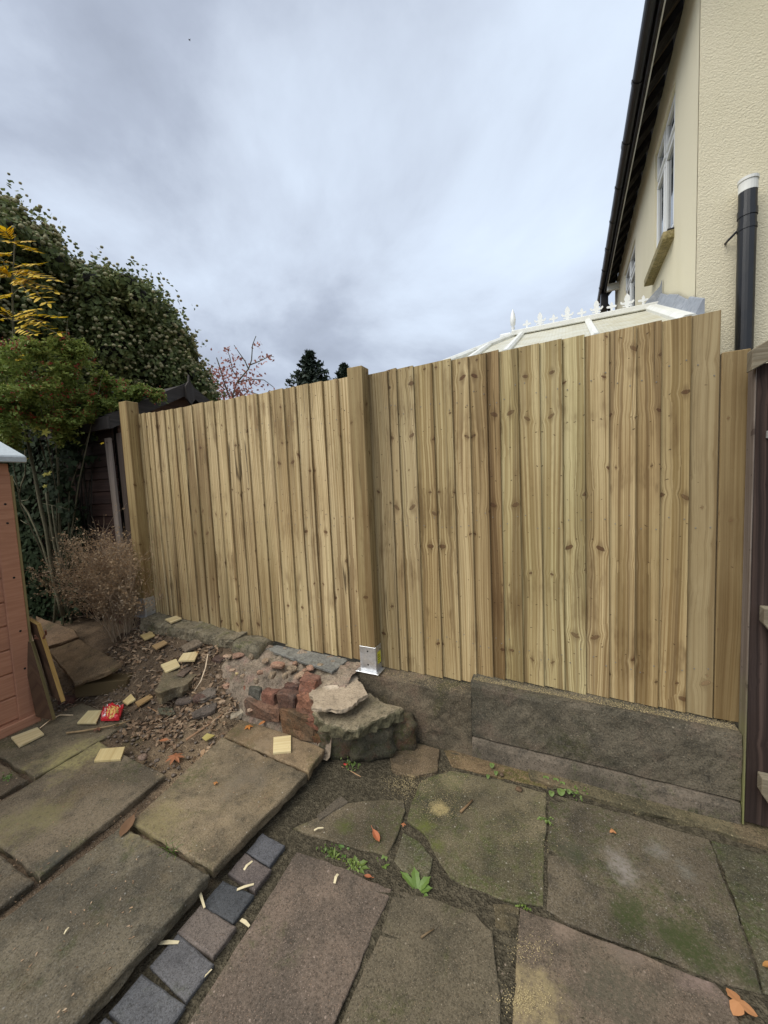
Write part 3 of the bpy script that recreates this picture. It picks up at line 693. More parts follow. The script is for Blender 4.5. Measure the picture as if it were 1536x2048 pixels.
# ------------------------------------------------------------------ the house next door
HX, HY = .85, 3.70
house = empty('house', (2.5, 6, 0), 'cream rendered two storey house with black gutter behind the fence', 'house')
ZE = 5.24
W1 = (4.40, 5.28, 3.675, 4.90); W2 = (6.65, 7.80, 3.0, 4.80)
def wallquad(mb, y0, y1, z0, z1): mb.add([(HX, y0, z0), (HX, y0, z1), (HX, y1, z1), (HX, y1, z0)], [(0, 1, 2, 3)])
wm = MB(); Y0, Y1 = HY+.001, 9.3
wallquad(wm, Y0, W1[0], 0, ZE); wallquad(wm, W1[1], W2[0], 0, ZE); wallquad(wm, W2[1], Y1, 0, ZE)
for w in (W1, W2): wallquad(wm, w[0], w[1], 0, w[2]); wallquad(wm, w[0], w[1], w[3], ZE)
for y0, y1, z0, z1 in (W1, W2):           # reveals
    X2 = HX+.12
    wm.add([(HX, y0, z0), (X2, y0, z0), (X2, y0, z1), (HX, y0, z1), (HX, y1, z0), (X2, y1, z0), (X2, y1, z1), (HX, y1, z1)], [(0, 1, 2, 3), (7, 6, 5, 4), (3, 2, 6, 7), (0, 4, 5, 1)])
wm.build('side_wall', M['smooth_render'], house)
gw = MB(); XR = 4.4; ZR = ZE+1.19*(XR-HX)
gw.hexa([(HX+.004, HY, 0), (9.0, HY, 0), (9.0, HY, ZE-.9), (XR, HY, ZR), (HX+.004, HY, ZE)], [(HX+.004, HY+.25, 0), (9.0, HY+.25, 0), (9.0, HY+.25, ZE-.9), (XR, HY+.25, ZR), (HX+.004, HY+.25, ZE)])
gw.build('gable_wall', M['rough_render'], house)
ex = MB(); ex.bb(HX+.3, 8.7, Y1-.2, Y1, 0, ZE); ex.bb(8.7, 8.95, HY+.3, Y1, 0, ZE-1); ex.build('rear_wall', M['smooth_render'], house)
rf = MB(); a0 = (.60, ZE-.10); 
rf.hexa([(.575, HY-.28, 5.13), (XR, HY-.28, ZR+.22), (XR, HY-.28, ZR+.28), (.565, HY-.28, 5.19)], [(.575, Y1+.1, 5.13), (XR, Y1+.1, ZR+.22), (XR, Y1+.1, ZR+.28), (.565, Y1+.1, 5.19)])
rf.hexa([(XR, HY-.28, ZR+.22), (9.3, HY-.28, 5.13), (9.3, HY-.28, 5.19), (XR, HY-.28, ZR+.28)], [(XR, Y1+.1, ZR+.22), (9.3, Y1+.1, 5.13), (9.3, Y1+.1, 5.19), (XR, Y1+.1, ZR+.28)])
rf.build('roof', M['tile'], house)
fa = MB(); fa.bb(.630, .655, HY-.22, Y1, 4.985, 5.125); fa.build('fascia', M['soffit'], house, bevel=.003)
sb = MB(); 
sb.hexa([(.655, HY-.2, 5.105), (HX+.02, HY-.2, 5.335), (HX+.02, HY-.2, 5.355), (.655, HY-.2, 5.125)], [(.655, Y1, 5.105), (HX+.02, Y1, 5.335), (HX+.02, Y1, 5.355), (.655, Y1, 5.125)])
sb.build('soffit_board', M['soffitboard'], house)
for k in range(17):
    y = HY+.12+k*.335
    r = MB(); r.hexa([(.656, y, 5.0), (HX-.001, y, 5.225), (HX-.001, y, 5.315), (.656, y, 5.09)], [(.656, y+.15, 5.0), (HX-.001, y+.15, 5.225), (HX-.001, y+.15, 5.315), (.656, y+.15, 5.09)])
    r.build('rafter', M['soffit'], house)
# gutter: half-round channel with unions
gt = MB(); n = 10; ring = []; gx, gz, gr = .592, 5.085, .052
for k in range(n+1): a = math.pi+math.pi*k/n; ring.append((gx+gr*math.cos(a), gz+gr*math.sin(a)))
for k in range(n, -1, -1): a = math.pi+math.pi*k/n; ring.append((gx+(gr-.006)*math.cos(a), gz+(gr-.006)*math.sin(a)))
gt.hexa([(x, HY-.25, z) for x, z in ring], [(x, Y1+.15, z) for x, z in ring])
gut = gt.build('gutter', M['black'], house)
for k in range(8):
    y = HY+.75+k*.72; u = MB()
    rr = [(gx+(gr+.006)*math.cos(math.pi+math.pi*j/n), gz+(gr+.006)*math.sin(math.pi+math.pi*j/n)) for j in range(n+1)]
    r2 = [(gx+(gr+.0005)*math.cos(math.pi+math.pi*j/n), gz+(gr+.0005)*math.sin(math.pi+math.pi*j/n)) for j in range(n, -1, -1)]
    u.hexa([(x, y, z) for x, z in rr+r2], [(x, y+(.09 if k % 3 == 1 else .035), z) for x, z in rr+r2]); u.build('gutter_union', M['black'], gut)
sg = MB(); sg.tube([(.66, HY-.2, 4.99), (.665, Y1, 4.99)], .006, 5); sg.build('cable', M['upvc_old'], house)
dp = MB(); dp.tube([(gx+.02, 9.0, 5.04), (gx+.03, 9.0, 4.92), (.72, 9.0, 4.74), (.78, 9.0, 4.62), (.78, 9.0, 0)], .038, 10); dpo = dp.build('downpipe', M['black'], house, smooth=True)
hp = MB(); hp.bb(.575, .70, 8.86, 9.12, 4.72, 5.0); hp.build('hopper', M['black'], house, bevel=.01)
wb = MB(); wb.bb(.66, .86, 8.55, 8.62, 4.90, 5.02); wb.build('white_block', M['upvc'], house, bevel=.004)
def window(w, nx, top):
    y0, y1, z0, z1 = w; X = HX+.026; t = .055
    fr = MB()
    for (a, b, c, d) in ((y0, y1, z0, z0+t), (y0, y1, z1-t, z1), (y0, y0+t, z0+t, z1-t), (y1-t, y1, z0+t, z1-t)): fr.bb(X, X+.06, a+.002, b-.002, c, d)
    win = fr.build('window', M['upvc'], house, bevel=.004)
    mu = MB(); m = (y0+y1)/2; mu.bb(X-.004, X+.058, m-.03, m+.03, z0+t, z1-t)
    mu.build('mullion', M['upvc'], win, bevel=.004)
    for a, b in ((y0+t, m-.03), (m+.03, y1-t)):
        tr = MB(); zt = z1-top; tr.bb(X-.002, X+.056, a, b, zt-.025, zt+.025); tr.build('transom', M['upvc'], win, bevel=.004)
        for c, d in ((z0+t, zt-.025), (zt+.025, z1-t)):
            sh = MB(); q = .038
            for (e, f, g_, h) in ((a, b, c, c+q), (a, b, d-q, d), (a, a+q, c+q, d-q), (b-q, b, c+q, d-q)): sh.bb(X-.016, X+.035, e+.003, f-.003, g_+.001, h-.001)
            sh.build('sash', M['upvc'], win, bevel=.004)
            pn = MB(); pn.bb(X+.004, X+.018, a+q, b-q, c+q, d-q); pn.build('pane', M['glass'], win)
    cu = MB(); cu.bb(X+.10, X+.11, y0, y0+(y1-y0)*.3, z0, z1); cu.bb(X+.10, X+.11, y1-(y1-y0)*.3, y1, z0, z1); cu.build('curtain', M['cloth'], win)
    rb = MB(); rb.bb(X+1.5, X+1.52, y0-1, y1+1, z0-1, z1+.6); rb.build('room_wall', M['soffitboard'], win)
window(W1, 2, .34); window(W2, 2, .34)
s1 = MB(); s1.bb(HX-.085, HX+.074, W1[0]-.03, W1[1]+.05, W1[2]-.085, W1[2]-.012); s1.build('window_sill', M['sill'], house, bevel=.006)
s1 = MB(); s1.bb(HX-.05, HX+.074, W1[0]-.025, W1[1]+.045, W1[2]-.010, W1[2]+.006); s1.build('sill_drip', M['soffit'], house, bevel=.003)
s1 = MB(); s1.bb(HX-.085, HX+.074, W2[0]-.03, W2[1]+.05, W2[2]-.085, W2[2]-.003); s1.build('window_sill', M['sill'], house, bevel=.006)
# soil vent pipe up the gable
px_, py_ = 1.106, 3.605
vp = MB(); vp.tube([(px_, py_, -.05), (px_, py_, 3.40)], .050, 20); vpo = vp.build('vent_pipe', M['black'], house, smooth=False)
c = MB(); c.tube([(px_, py_, 3.24), (px_, py_, 3.285)], .0545, 20); c.build('pipe_socket', M['black'], vpo)
c = MB(); c.tube([(px_, py_, 3.40), (px_, py_, 3.465)], .0515, 20); c.tube([(px_, py_, 3.465), (px_, py_, 3.485)], .056, 20); c.build('collar', M['upvc_old'], vpo)
c = MB(); c.tube([(px_, py_, 3.155), (px_, py_, 3.185)], .0535, 20); c.tube([(px_-.05, py_+.01, 3.17), (px_-.085, py_+.04, 3.14), (px_-.09, py_+.09, 3.14)], .008, 6); c.build('pipe_bracket', M['black'], vpo)
c = MB(); c.tube([(px_, py_, .6), (px_, py_, .65)], .0545, 20); c.build('pipe_socket', M['black'], vpo)

# ------------------------------------------------------------------ conservatory roof
con = empty('conservatory', (-.4, 4.8, 0), 'white conservatory with creamy translucent roof and fleur de lis cresting', 'conservatory')
RY, RZ = 4.80, 3.16; EZ = 2.56; EY = 3.40; E0 = np.array((-.55, RY, RZ)); R1 = np.array((HX-.01, RY, RZ))
P = [(HX-.01, EY, EZ), (-1.01, EY, EZ), (-1.8, 4.1, EZ), (-1.8, 5.5, EZ), (-1.01, 6.2, EZ), (HX-.01, 6.2, EZ)]
rp = [(R1, E0, P[1], P[0]), (E0, P[2], P[1]), (E0, P[3], P[2]), (E0, P[4], P[3]), (R1, P[5], P[4], E0)]
for q in rp:
    b = MB(); b.prism([np.array(v) for v in q], (0, 0, -.03)); b.build('roof_panel', M['poly'], con, weld=True)
wl = MB()
for i in range(5):
    a, b_ = Vector(P[i]), Vector(P[i+1]); 
    wl.hexa([a*.97+Vector((0, .03*RY, 0))-Vector((0, 0, .1*0)), b_*.97+Vector((0, .03*RY, 0)), Vector((b_.x*.97, b_.y*.97+.03*RY, 0)), Vector((a.x*.97, a.y*.97+.03*RY, 0))], [a*.95+Vector((0, .05*RY, 0)), b_*.95+Vector((0, .05*RY, 0)), Vector((b_.x*.95, b_.y*.95+.05*RY, 0)), Vector((a.x*.95, a.y*.95+.05*RY, 0))])
wl.build('side_frame', M['upvc'], con)
ev = MB(); ev.tube([Vector(p)+Vector((0, 0, -.03)) for p in P], .05, 8); ev.build('eaves_gutter', M['upvc'], con)
def slope_pt(x, t): return np.array((x, RY+(EY-RY)*t, RZ+(EZ-RZ)*t))
def bar(p, q, w=.03, h=.035, name='glazing_bar'):
    p, q = Vector(p), Vector(q); t = (q-p).normalized(); sd_ = t.cross(Vector((0, 0, 1))).normalized(); up = sd_.cross(t)
    prof = [(-w, -.004), (-w, h*.5), (-w*.5, h), (w*.5, h), (w, h*.5), (w, -.004)]
    b = MB(); b.hexa([p+sd_*a+up*c for a, c in prof], [q+sd_*a+up*c for a, c in prof]); return b.build(name, M['upvc_old'], con)
for x in (.19, -.47): bar(slope_pt(x, .04), slope_pt(x, 1))
bar(slope_pt(HX-.10, .03), slope_pt(HX-.10, 1), .055, .045)
def onhip(t): return E0+(np.array(P[1])-E0)*t
h_ = onhip(.42); bar(h_, (h_[0]-.02, EY, EZ))
bar(E0+np.array((-.02, 0, 0)), P[1], .04, .04, 'hip_bar')
for q in (P[2], P[3], P[4]): bar(E0, q, .04, .04, 'hip_bar')
rb = MB(); rb.bb(E0[0]-.03, HX-.012, RY-.085, RY+.085, RZ-.02, RZ+.035); rb.bb(E0[0]-.03, HX-.012, RY-.03, RY+.03, RZ+.036, RZ+.055); rb.build('ridge', M['upvc_old'], con, bevel=.006)
ec = MB(); ec.bb(E0[0]-.16, E0[0]-.035, RY-.07, RY+.07, RZ-.025, RZ+.03); ec.build('ridge_end_cap', M['upvc'], con, bevel=.012)
ft = MB(); prof = [(0, .018), (.02, .018), (.03, .012), (.045, .022), (.07, .014), (.085, .026), (.14, .031), (.20, .022), (.25, .006), (.262, .001)]
ft.tube([(E0[0]-.02, RY, RZ+.04+a) for a, r in prof], [r for a, r in prof], 12); ft.build('spear_finial', M['upvc'], con, smooth=True)
def fleur(x, s):
    half = [(.012, 0), (.012, .018), (.040, .020), (.040, .030), (.016, .032), (.022, .042), (.048, .046), (.062, .062), (.058, .078), (.046, .074), (.044, .064), (.030, .062), (.018, .070), (.027, .095), (.018, .125), (.0, .150)]
    if s < .9: half = [(.009, 0), (.009, .036), (.040, .040), (.046, .050), (.040, .060), (.012, .060), (.014, .078), (.0, .098)]
    ring = [(x+a, RY-.004, RZ+.053+b) for a, b in half]+[(x-a, RY-.004, RZ+.053+b) for a, b in reversed(half[:-1])]
    b = MB(); b.prism(ring, (0, .008, 0)); b.build('cresting_finial', M['upvc'], con)
for k in range(9): fleur(-.42+k*.138, 1.0 if k % 2 else .7)
lf = MB()
for a, b_ in ((0, .25), (.25, .5), (.5, .75), (.75, 1.0)):
    p, q = slope_pt(HX-.012, a), slope_pt(HX-.012, b_)
    up_ = lambda v, dx, dz: v+np.array((dx, 0, dz))
    lf.hexa([up_(p, -.004, .0), up_(p, -.055, .045), up_(p, -.050, .052), up_(p, -.014, .13), up_(p, -.004, .135)], [up_(q, -.004, .0), up_(q, -.055, .045), up_(q, -.050, .052), up_(q, -.014, .12+.02*math.sin(a*9)), up_(q, -.004, .125+.02*math.sin(a*9))])
lf.hexa([(HX-.16, RY-.01, RZ+.06), (HX-.012, RY-.01, RZ+.06), (HX-.012, RY-.01, RZ+.26), (HX-.03, RY-.01, RZ+.2)], [(HX-.16, RY+.01, RZ+.06), (HX-.012, RY+.01, RZ+.06), (HX-.012, RY+.01, RZ+.26), (HX-.03, RY+.01, RZ+.2)])
lf.build('lead_flashing', M['lead'], con, weld=True)

# ------------------------------------------------------------------ concrete footing under the fence
cw = empty('concrete_wall', (-.2, 2.1, 0), 'low mossy concrete footing wall running under the right half of the fence', 'wall')
def wallblock(name, mat, x0, x1, y0, y1, z0, z1, seed, rough=.006, step=.03, parent=None, color=None, top=None):
    """cast concrete: a fine skin pushed about"""
    nx = max(2, int((x1-x0)/step)); nz = max(2, int((z1-z0)/step)); ny = 3
    top = top or (lambda x: z1)
    vs = []; fs = []; R = []
    for i in range(nx+1):
        x = x0+(x1-x0)*i/nx; zt = top(x)
        row = []
        for j in range(nz+1): row.append(Vector((x, y0, z0+(zt-z0)*j/nz)))
        for j in range(1, ny+1): row.append(Vector((x, y0+(y1-y0)*j/ny, zt)))
        for j in range(1, nz+1): row.append(Vector((x, y1, zt+(z0-zt)*j/nz)))
        R.append(row)
    m = len(R[0])
    for row in R:
        for j, p in enumerate(row):
            q = Vector((p.x, p.y, p.z)); k = rough*(fbm(q+Vector((seed, 0, 0)), 7, 3)+.7*fbm(q, 28, 2))
            if j == nz: p = p+Vector((0, .006, -.006))
            vs.append(p+Vector((k*.3, -k if j <= nz else 0, k*.8 if nz <= j <= nz+ny else 0)))
    for i in range(nx):
        for j in range(m-1): fs.append((i*m+j, (i+1)*m+j, (i+1)*m+j+1, i*m+j+1))
        fs.append((i*m+m-1, (i+1)*m+m-1, (i+1)*m, i*m))
    fs.append(tuple(range(m))); fs.append(tuple(reversed(range(nx*m, nx*m+m))))
    o = MB().add(vs, fs).build(name, M[mat], parent, None if parent else ((x0+x1)/2, (y0+y1)/2, z0), weld=True)
    if color: o.color = (*color, 1)
    return o
wallblock('footing_block', 'conc', -.502, .655, 2.046, 2.28, .115, .405, 1, parent=cw, top=lambda x: .428-.010*(x+.5)+.006*math.sin(x*9))
wallblock('footing_block', 'conc', -1.26, -.5025, 2.043, 2.28, -.06, .365, 2, parent=cw, color=(1.15, 1.08, 1.02), rough=.007, top=lambda x: .368+.004*math.sin(x*13))
wallblock('footing_course', 'conc2', -.500, .655, 2.034, 2.28, -.06, .110, 3, parent=cw, rough=.004)
wallblock('footing_core', 'conc', -3.5, -1.262, 2.10, 2.28, -.06, .36, 4, parent=cw, rough=.006)

# ------------------------------------------------------------------ the new fence
fence = empty('fence', (-1.4, 2.15, .4), 'new pale feather edge board fence with square posts in metal shoes', 'fence')
D = 2.15
edgesL = [-3.362, -3.233, -3.096, -2.991, -2.877, -2.772, -2.659, -2.532, -2.421, -2.311, -2.204, -2.098, -1.986, -1.871, -1.753, -1.648, -1.542, -1.43, -1.313, -1.19]
edgesR = [-1.085, -.966, -.910, -.803, -.689, -.580, -.486, -.392, -.327, -.232, -.129, -.028, .07, .172, .278, .373, .479, .579]
edgesL = sorted(edgesL+[-3.30, -3.165])
def board(x0, x1, zt, zb, seed, mirror, mat, color, hidden=.012, lean=0.0):
    n = 9; vs = []; fs = []; uv = []
    xl = x0-hidden
    prof = [(xl, D), (xl, D-.007), (x1-.0025, D-.0225), (x1, D-.0205), (x1, D-.0085)]
    ulen = [0, .007, .007+(x1-xl), .011+(x1-xl), .023+(x1-xl)]
    for j in range(n+1):
        z = zb+(zt-zb)*j/n
        wv = .0012*fbm((seed*3.3, z*1.4, 0), 1, 2); bow = .0015*fbm((seed, z, 7), .9, 2)
        for k, (x, y) in enumerate(prof):
            vs.append((x+wv+lean*(z-1.3), y+bow, z))
    m = len(prof)
    def U(k, z): return ((ulen[k]*(-1 if mirror else 1))+seed*3.71+(.13 if mirror else 0), z+seed*2.37)
    for j in range(n):
        z0, z1 = zb+(zt-zb)*j/n, zb+(zt-zb)*(j+1)/n
        for k in range(m-1):
            fs.append((j*m+k, j*m+k+1, (j+1)*m+k+1, (j+1)*m+k)); uv.append([U(k, z0), U(k+1, z0), U(k+1, z1), U(k, z1)])
        fs.append((j*m+m-1, j*m, (j+1)*m, (j+1)*m+m-1)); uv.append([(seed, z0), (seed+.1, z0), (seed+.1, z1), (seed, z1)])
    fs.append(tuple(range(m))); uv.append([(seed+k*.01, .3) for k in range(m)])
    fs.append(tuple(reversed(range(n*m, n*m+m)))); uv.append([(seed+k*.01, .5) for k in range(m)])
    o = MB().add(vs, fs, uv).build('board', M[mat], fence)
    o.color = (*color, 1)
    return o
def topz(x): return 2.224-.0055*(x+3.36)
def botz(x):
    if x < -1.90: return .488-.055*(x+3.36)
    if x < -1.1: return .392
    if x < -.50: return .374
    return .432-.008*(x+.5)
rb_ = random.Random(5)
def boards(edges, tints, s0):
    for i in range(len(edges)-1):
        x0, x1 = edges[i], edges[i+1]; xm = (x0+x1)/2
        c = tints(i, xm)
        board(x0, x1, topz(xm)+rb_.uniform(-.005, .005), botz(xm)+rb_.uniform(-.003, .003), s0+(i+1)//2, i % 2, 'board', c, hidden=.10 if i == 0 else .012, lean=rb_.uniform(-.0015, .0015))
def tl(i, x): 
    k = rb_.uniform(.94, 1.1); return (k*1.02, k, k*.98)
boards(edgesL, tl, 1)
TR = [(.74, .73, .72), (.80, .77, .74), (.90, .89, .87), (.90, .86, .78), (.95, .93, .88), (1.0, .97, .92), (.74, .68, .60), (.66, .58, .50), (1.0, 1.03, .95), (.93, .93, .85), (1.02, 1.06, 1.0), (1.03, 1.08, 1.02), (.96, .92, .86), (.98, .94, .88), (.78, .72, .63), (.84, .78, .69)]
def tr_(i, x): return TR[min(i, len(TR)-1)]
boards(edgesR[:-1], tr_, 40)
board(.479, .577, topz(.53)+.003, botz(.53)-.002, 77.3, False, 'board_flat', (1.0, 1.0, .98))
def post(name, x0, x1, y0, y1, z0, z1, seed, mat='post', color=(1, 1, 1), bev=.003):
    P4 = [(x0, y0), (x1, y0), (x1, y1), (x0, y1)]; vs = []; fs = []; uv = []; n = 8
    for j in range(n+1):
        z = z0+(z1-z0)*j/n; w = .001*fbm((seed, z, 0), 1, 2)
        for x, y in P4: vs.append((x+w, y+w, z))
    for j in range(n):
        for k in range(4):
            z_0, z_1 = z0+(z1-z0)*j/n, z0+(z1-z0)*(j+1)/n
            fs.append((j*4+k, j*4+(k+1) % 4, (j+1)*4+(k+1) % 4, (j+1)*4+k)); uv.append([(seed+k*.1, z_0+seed), (seed+k*.1+.1, z_0+seed), (seed+k*.1+.1, z_1+seed), (seed+k*.1, z_1+seed)])
    fs.append((3, 2, 1, 0)); uv.append([(seed, 0), (seed+.1, 0), (seed+.1, .1), (seed, .1)])
    fs.append((n*4, n*4+1, n*4+2, n*4+3)); uv.append([(seed, 0), (seed+.1, 0), (seed+.1, .1), (seed, .1)])
    o = MB().add(vs, fs, uv).build(name, M[mat], fence, bevel=bev); o.color = (*color, 1); return o
p1 = post('post', -1.198, -1.096, 2.055, 2.142, .385, 2.243, 3.13, color=(.88, .86, .84))
p2 = post('post', -3.430, -3.325, 2.040, 2.142, .49, 2.325, 8.77, color=(1.02, 1.0, .95))
end = post('end_post', .581, .6745, 2.120, 2.20, .425, 2.03, 15.4, mat='board_flat', color=(.80, .75, .66))
# nail heads in three rows along the rails
nm = MB()
for ed in (edgesL, edgesR):
    for x0, x1 in zip(ed[:-1], ed[1:]):
        for zr in (.62, 1.32, 1.98):
            for fx in (.28, .82):
                x = x0+(x1-x0)*fx+rb_.uniform(-.006, .006); z = zr+rb_.uniform(-.045, .045); y = D-.007-.0155*(x-x0+.012)/(x1-x0+.012)-.0022
                nm.tube([(x, y-.0006, z), (x, y+.003, z)], .0028, 6)
tag(nm.build('nail_heads', M['iron'], fence), kind='stuff')
# galvanised bolt-down shoes
def shoe(pp, x0, x1, y0, y1, zb, h, sticker):
    t = .004; b = MB()
    b.bb(x0-t, x1+t, y0-t, y0-.0005, zb+.004, zb+h); b.bb(x1+.0005, x1+t, y0-.0005, y1, zb+.004, zb+h*1.02); b.bb(x0-t, x0-.0005, y0-.0005, y1, zb+.004, zb+h)
    b.bb(x0-.028, x1+.028, y0-.028, y1, zb, zb+.004)
    o = b.build('post_shoe', M['galv'], pp, bevel=.0012)
    for z in (.28, .82):
        q = MB(); q.tube([((x0+x1)/2, y0-t-.0006, zb+h*z), ((x0+x1)/2, y0-t+.001, zb+h*z)], .0055, 10); q.tube([(x1+t-.001, (y0+y1)/2+.02, zb+h*z), (x1+t+.0006, (y0+y1)/2+.02, zb+h*z)], .0055, 10); q.build('bolt_hole', M['hole'], pp)
    for sx in (x0-.012, x1+.012):
        q = MB(); q.tube([(sx, y0-.013, zb+.004), (sx, y0-.013, zb+.010)], .008, 6); q.build('bolt', M['galv'], pp)
    if sticker:
        q = MB(); q.bb(x1+t+.0004, x1+t+.001, y0+.018, y0+.062, zb+h*.30, zb+h*.78); q.build('label_sticker', M['sticker'], pp)
        for k in range(4):
            q = MB(); q.bb(x1+t+.0011, x1+t+.0014, y0+.024, y0+.040+.012*((k*7) % 3)/2, zb+h*(.36+.09*k), zb+h*(.385+.09*k)); q.build('print_line', M['hole'], pp)
shoe(p1, -1.200, -1.094, 2.053, 2.125, .369, .160, True)
shoe(p2, -3.432, -3.323, 2.038, 2.125, .474, .165, False)
# ------------------------------------------------------------------ dark timber gate at the right
gate = empty('gate', (.95, 2.06, 0), 'weathered dark brown timber gate at the right end of the fence', 'gate')
def uvbox(name, mat, x0, x1, y0, y1, z0, z1, seed, parent, vertical=True, bevel=.003, color=None):
    vs = [(x, y, z) for x in (x0, x1) for y in (y0, y1) for z in (z0, z1)]
    fs = [(0, 1, 3, 2), (4, 6, 7, 5), (0, 4, 5, 1), (2, 3, 7, 6), (0, 2, 6, 4), (1, 5, 7, 3)]
    uv = [[((vs[i][0]+vs[i][1]+seed, vs[i][2]+seed*1.7) if vertical else (vs[i][2]+vs[i][1]+seed, vs[i][0]+seed*1.7)) for i in f] for f in fs]
    o = MB().add(vs, fs, uv).build(name, M[mat], parent, None if parent else ((x0+x1)/2, (y0+y1)/2, z0), bevel=bevel)
    if color: o.color = (*color, 1)
    return o
uvbox('gate_edge', 'greystrip', .6585, .664, 2.028, 2.100, .02, 1.955, 5.3, gate)
gx0 = .6645
for k in range(5):
    w = (.15, .14, .15, .14, .15)[k]; uvbox('plank', 'oldwood', gx0, gx0+w, 2.038+.002*(k % 2), 2.075, .03, 1.96+.57*(gx0-.69)*.9, 21.3+k*1.37, gate); gx0 += w+.004
def rail(name, ring, y0, y1, mat, seed):
    f = [(x, y0, z) for x, z in ring]; b = [(x, y1, z) for x, z in ring]; n = len(ring); vs = f+b
    fs = [tuple(range(n)), tuple(reversed(range(n, 2*n)))]+[(i, n+i, n+(i+1) % n, (i+1) % n) for i in range(n)]
    uv = [[(vs[i][2]+vs[i][1]+seed, vs[i][0]+seed) for i in q] for q in fs]
    MB().add(vs, fs, uv).build(name, M[mat], gate, bevel=.003)
rail('top_rail', [(.634, 1.915), (1.35, 2.32), (1.35, 2.40), (.634, 1.995)], 1.985, 2.036, 'gaterail', 3.1)
rail('ledge', [(.694, .985), (.694, .920), (.80, .78), (1.35, .78), (1.35, .985)], 1.99, 2.036, 'gaterail', 7.7)
rail('ledge', [(.703, .275), (.703, .205), (.80, .05), (1.35, .05), (1.35, .275)], 1.99, 2.036, 'gaterail', 9.2)
b = MB(); b.bb(.697, .76, 2.026, 2.036, 1.655, 1.685); b.build('latch_plate', M['iron'], gate, bevel=.002)
b = MB(); b.bb(1.42, 1.50, 2.03, 2.11, 0, 2.3); b.build('hinge_post', M['oldwood'], gate, bevel=.004)
# ------------------------------------------------------------------ remains of the old brick wall
ruin = empty('ruined_wall', (-1.6, 1.9, .05), 'broken stub of old brick wall with crumbling mortar top beside the fence', 'brick wall')
def hump():
    """the mortar core: a lumpy mound between paving and fence"""
    x0, x1, y0, y1 = -2.36, -1.22, 1.66, 2.12; nx, ny = 70, 34; vs = []; fs = []
    for i in range(nx+1):
        x = x0+(x1-x0)*i/nx
        for j in range(ny+1):
            y = y0+(y1-y0)*j/ny
            fr = 1.755+.02*math.sin(x*7)+(.0 if x > -2.05 else .05*sstep(-2.05, -2.35, x))
            if x > -1.45: fr -= .02
            s1_ = sstep(fr-.03, fr+.0, y); s2_ = sstep(fr+.0, fr+.035, y); s3_ = sstep(fr+.03, fr+.10, y); s4_ = sstep(fr+.10, fr+.34, y)
            z = .03+.085*s1_+.125*s2_+.085*s3_+.055*s4_
            z *= 1-.15*sstep(-2.2, -2.36, x)
            z += .026*fbm((x, y, 1), 8, 4)*s1_+.018*fbm((x, y, 4), 26, 4)*s1_
            vs.append((x, y, z))
    for i in range(nx):
        for j in range(ny): a = i*(ny+1)+j; fs.append((a, a+ny+1, a+ny+2, a+1))
    return MB().add(vs, fs).build('mortar', M['mortar'], ruin, smooth=True)
hump()
def brick(px, Y, depth, color, seed, mat='brick', rough=.012, name='brick', parent=None, tilt=0.0, dz=0.0):
    (xa, ya, xb, yb) = px; a = F(xa, ya, Y); b = F(xb, yb, Y)
    x0, x1 = min(a[0], b[0]), max(a[0], b[0]); z1, z0 = max(a[2], b[2]), min(a[2], b[2])
    m = F((xa+xb)/2, ya, Y)[2]; m2 = F((xa+xb)/2, yb, Y)[2]; z1 = m+dz; z0 = m2
    n = 7; mb = MB(); bm = bmesh.new(); bmesh.ops.create_cube(bm, size=1); bmesh.ops.bevel(bm, geom=bm.edges[:], offset=.07, segments=1, affect='EDGES'); bmesh.ops.subdivide_edges(bm, edges=bm.edges[:], cuts=2, use_grid_fill=True)
    vs = []
    for v in bm.verts:
        p = Vector((v.co.x*(x1-x0), v.co.y*depth, v.co.z*(z1-z0))); q = p+Vector((seed*5.1, seed, 0))
        p += Vector((fbm(q, 18, 3), fbm(q+Vector((9, 0, 0)), 18, 3), fbm(q+Vector((0, 9, 0)), 18, 3)))*rough
        if tilt: p = Matrix.Rotation(tilt, 3, 'Y') @ p
        vs.append(p+Vector(((x0+x1)/2, Y+depth/2, (z0+z1)/2)))
    fs = [tuple(v.index for v in f.verts) for f in bm.faces]; bm.free()
    o = MB().add(vs, fs).build(name, M[mat], parent if parent else ruin); o.color = (*color, 1); return o
brick((496, 1378, 520, 1410), 1.772, .09, (.85, .95, .95), 1, 'shale')
brick((522, 1386, 549, 1418), 1.758, .10, (1.05, .95, .95), 2)
brick((551, 1390, 589, 1423), 1.752, .10, (.62, .68, .72), 3)
brick((591, 1394, 628, 1430), 1.744, .10, (1.15, 1.05, .95), 4, rough=.018)
brick((596, 1362, 628, 1394), 1.790, .09, (1.2, 1.05, 1.0), 5, rough=.016)
brick((566, 1372, 594, 1386), 1.815, .09, (.7, .7, .75), 6)
brick((488, 1410, 556, 1440), 1.735, .10, (.85, .92, .88), 7, rough=.014)
brick((558, 1428, 632, 1478), 1.712, .12, (.72, .78, .62), 8, 'brick', rough=.024)
brick((610, 1436, 634, 1456), 1.705, .06, (1.0, .85, .8), 9, rough=.02)
brick((474, 1372, 494, 1402), 1.785, .08, (1.3, 1.0, .9), 10, rough=.03)
brick((448, 1392, 466, 1424), 1.785, .08, (.7, .65, .65), 12, rough=.02)
brick((462, 1410, 486, 1430), 1.755, .08, (1.0, .9, .85), 11, rough=.02)
brick((421, 1318, 443, 1342), 1.88, .20, (.52, .58, .62), 13, rough=.010)
brick((540, 1372, 562, 1384), 1.85, .08, (1.0, .85, .8), 14, rough=.02)
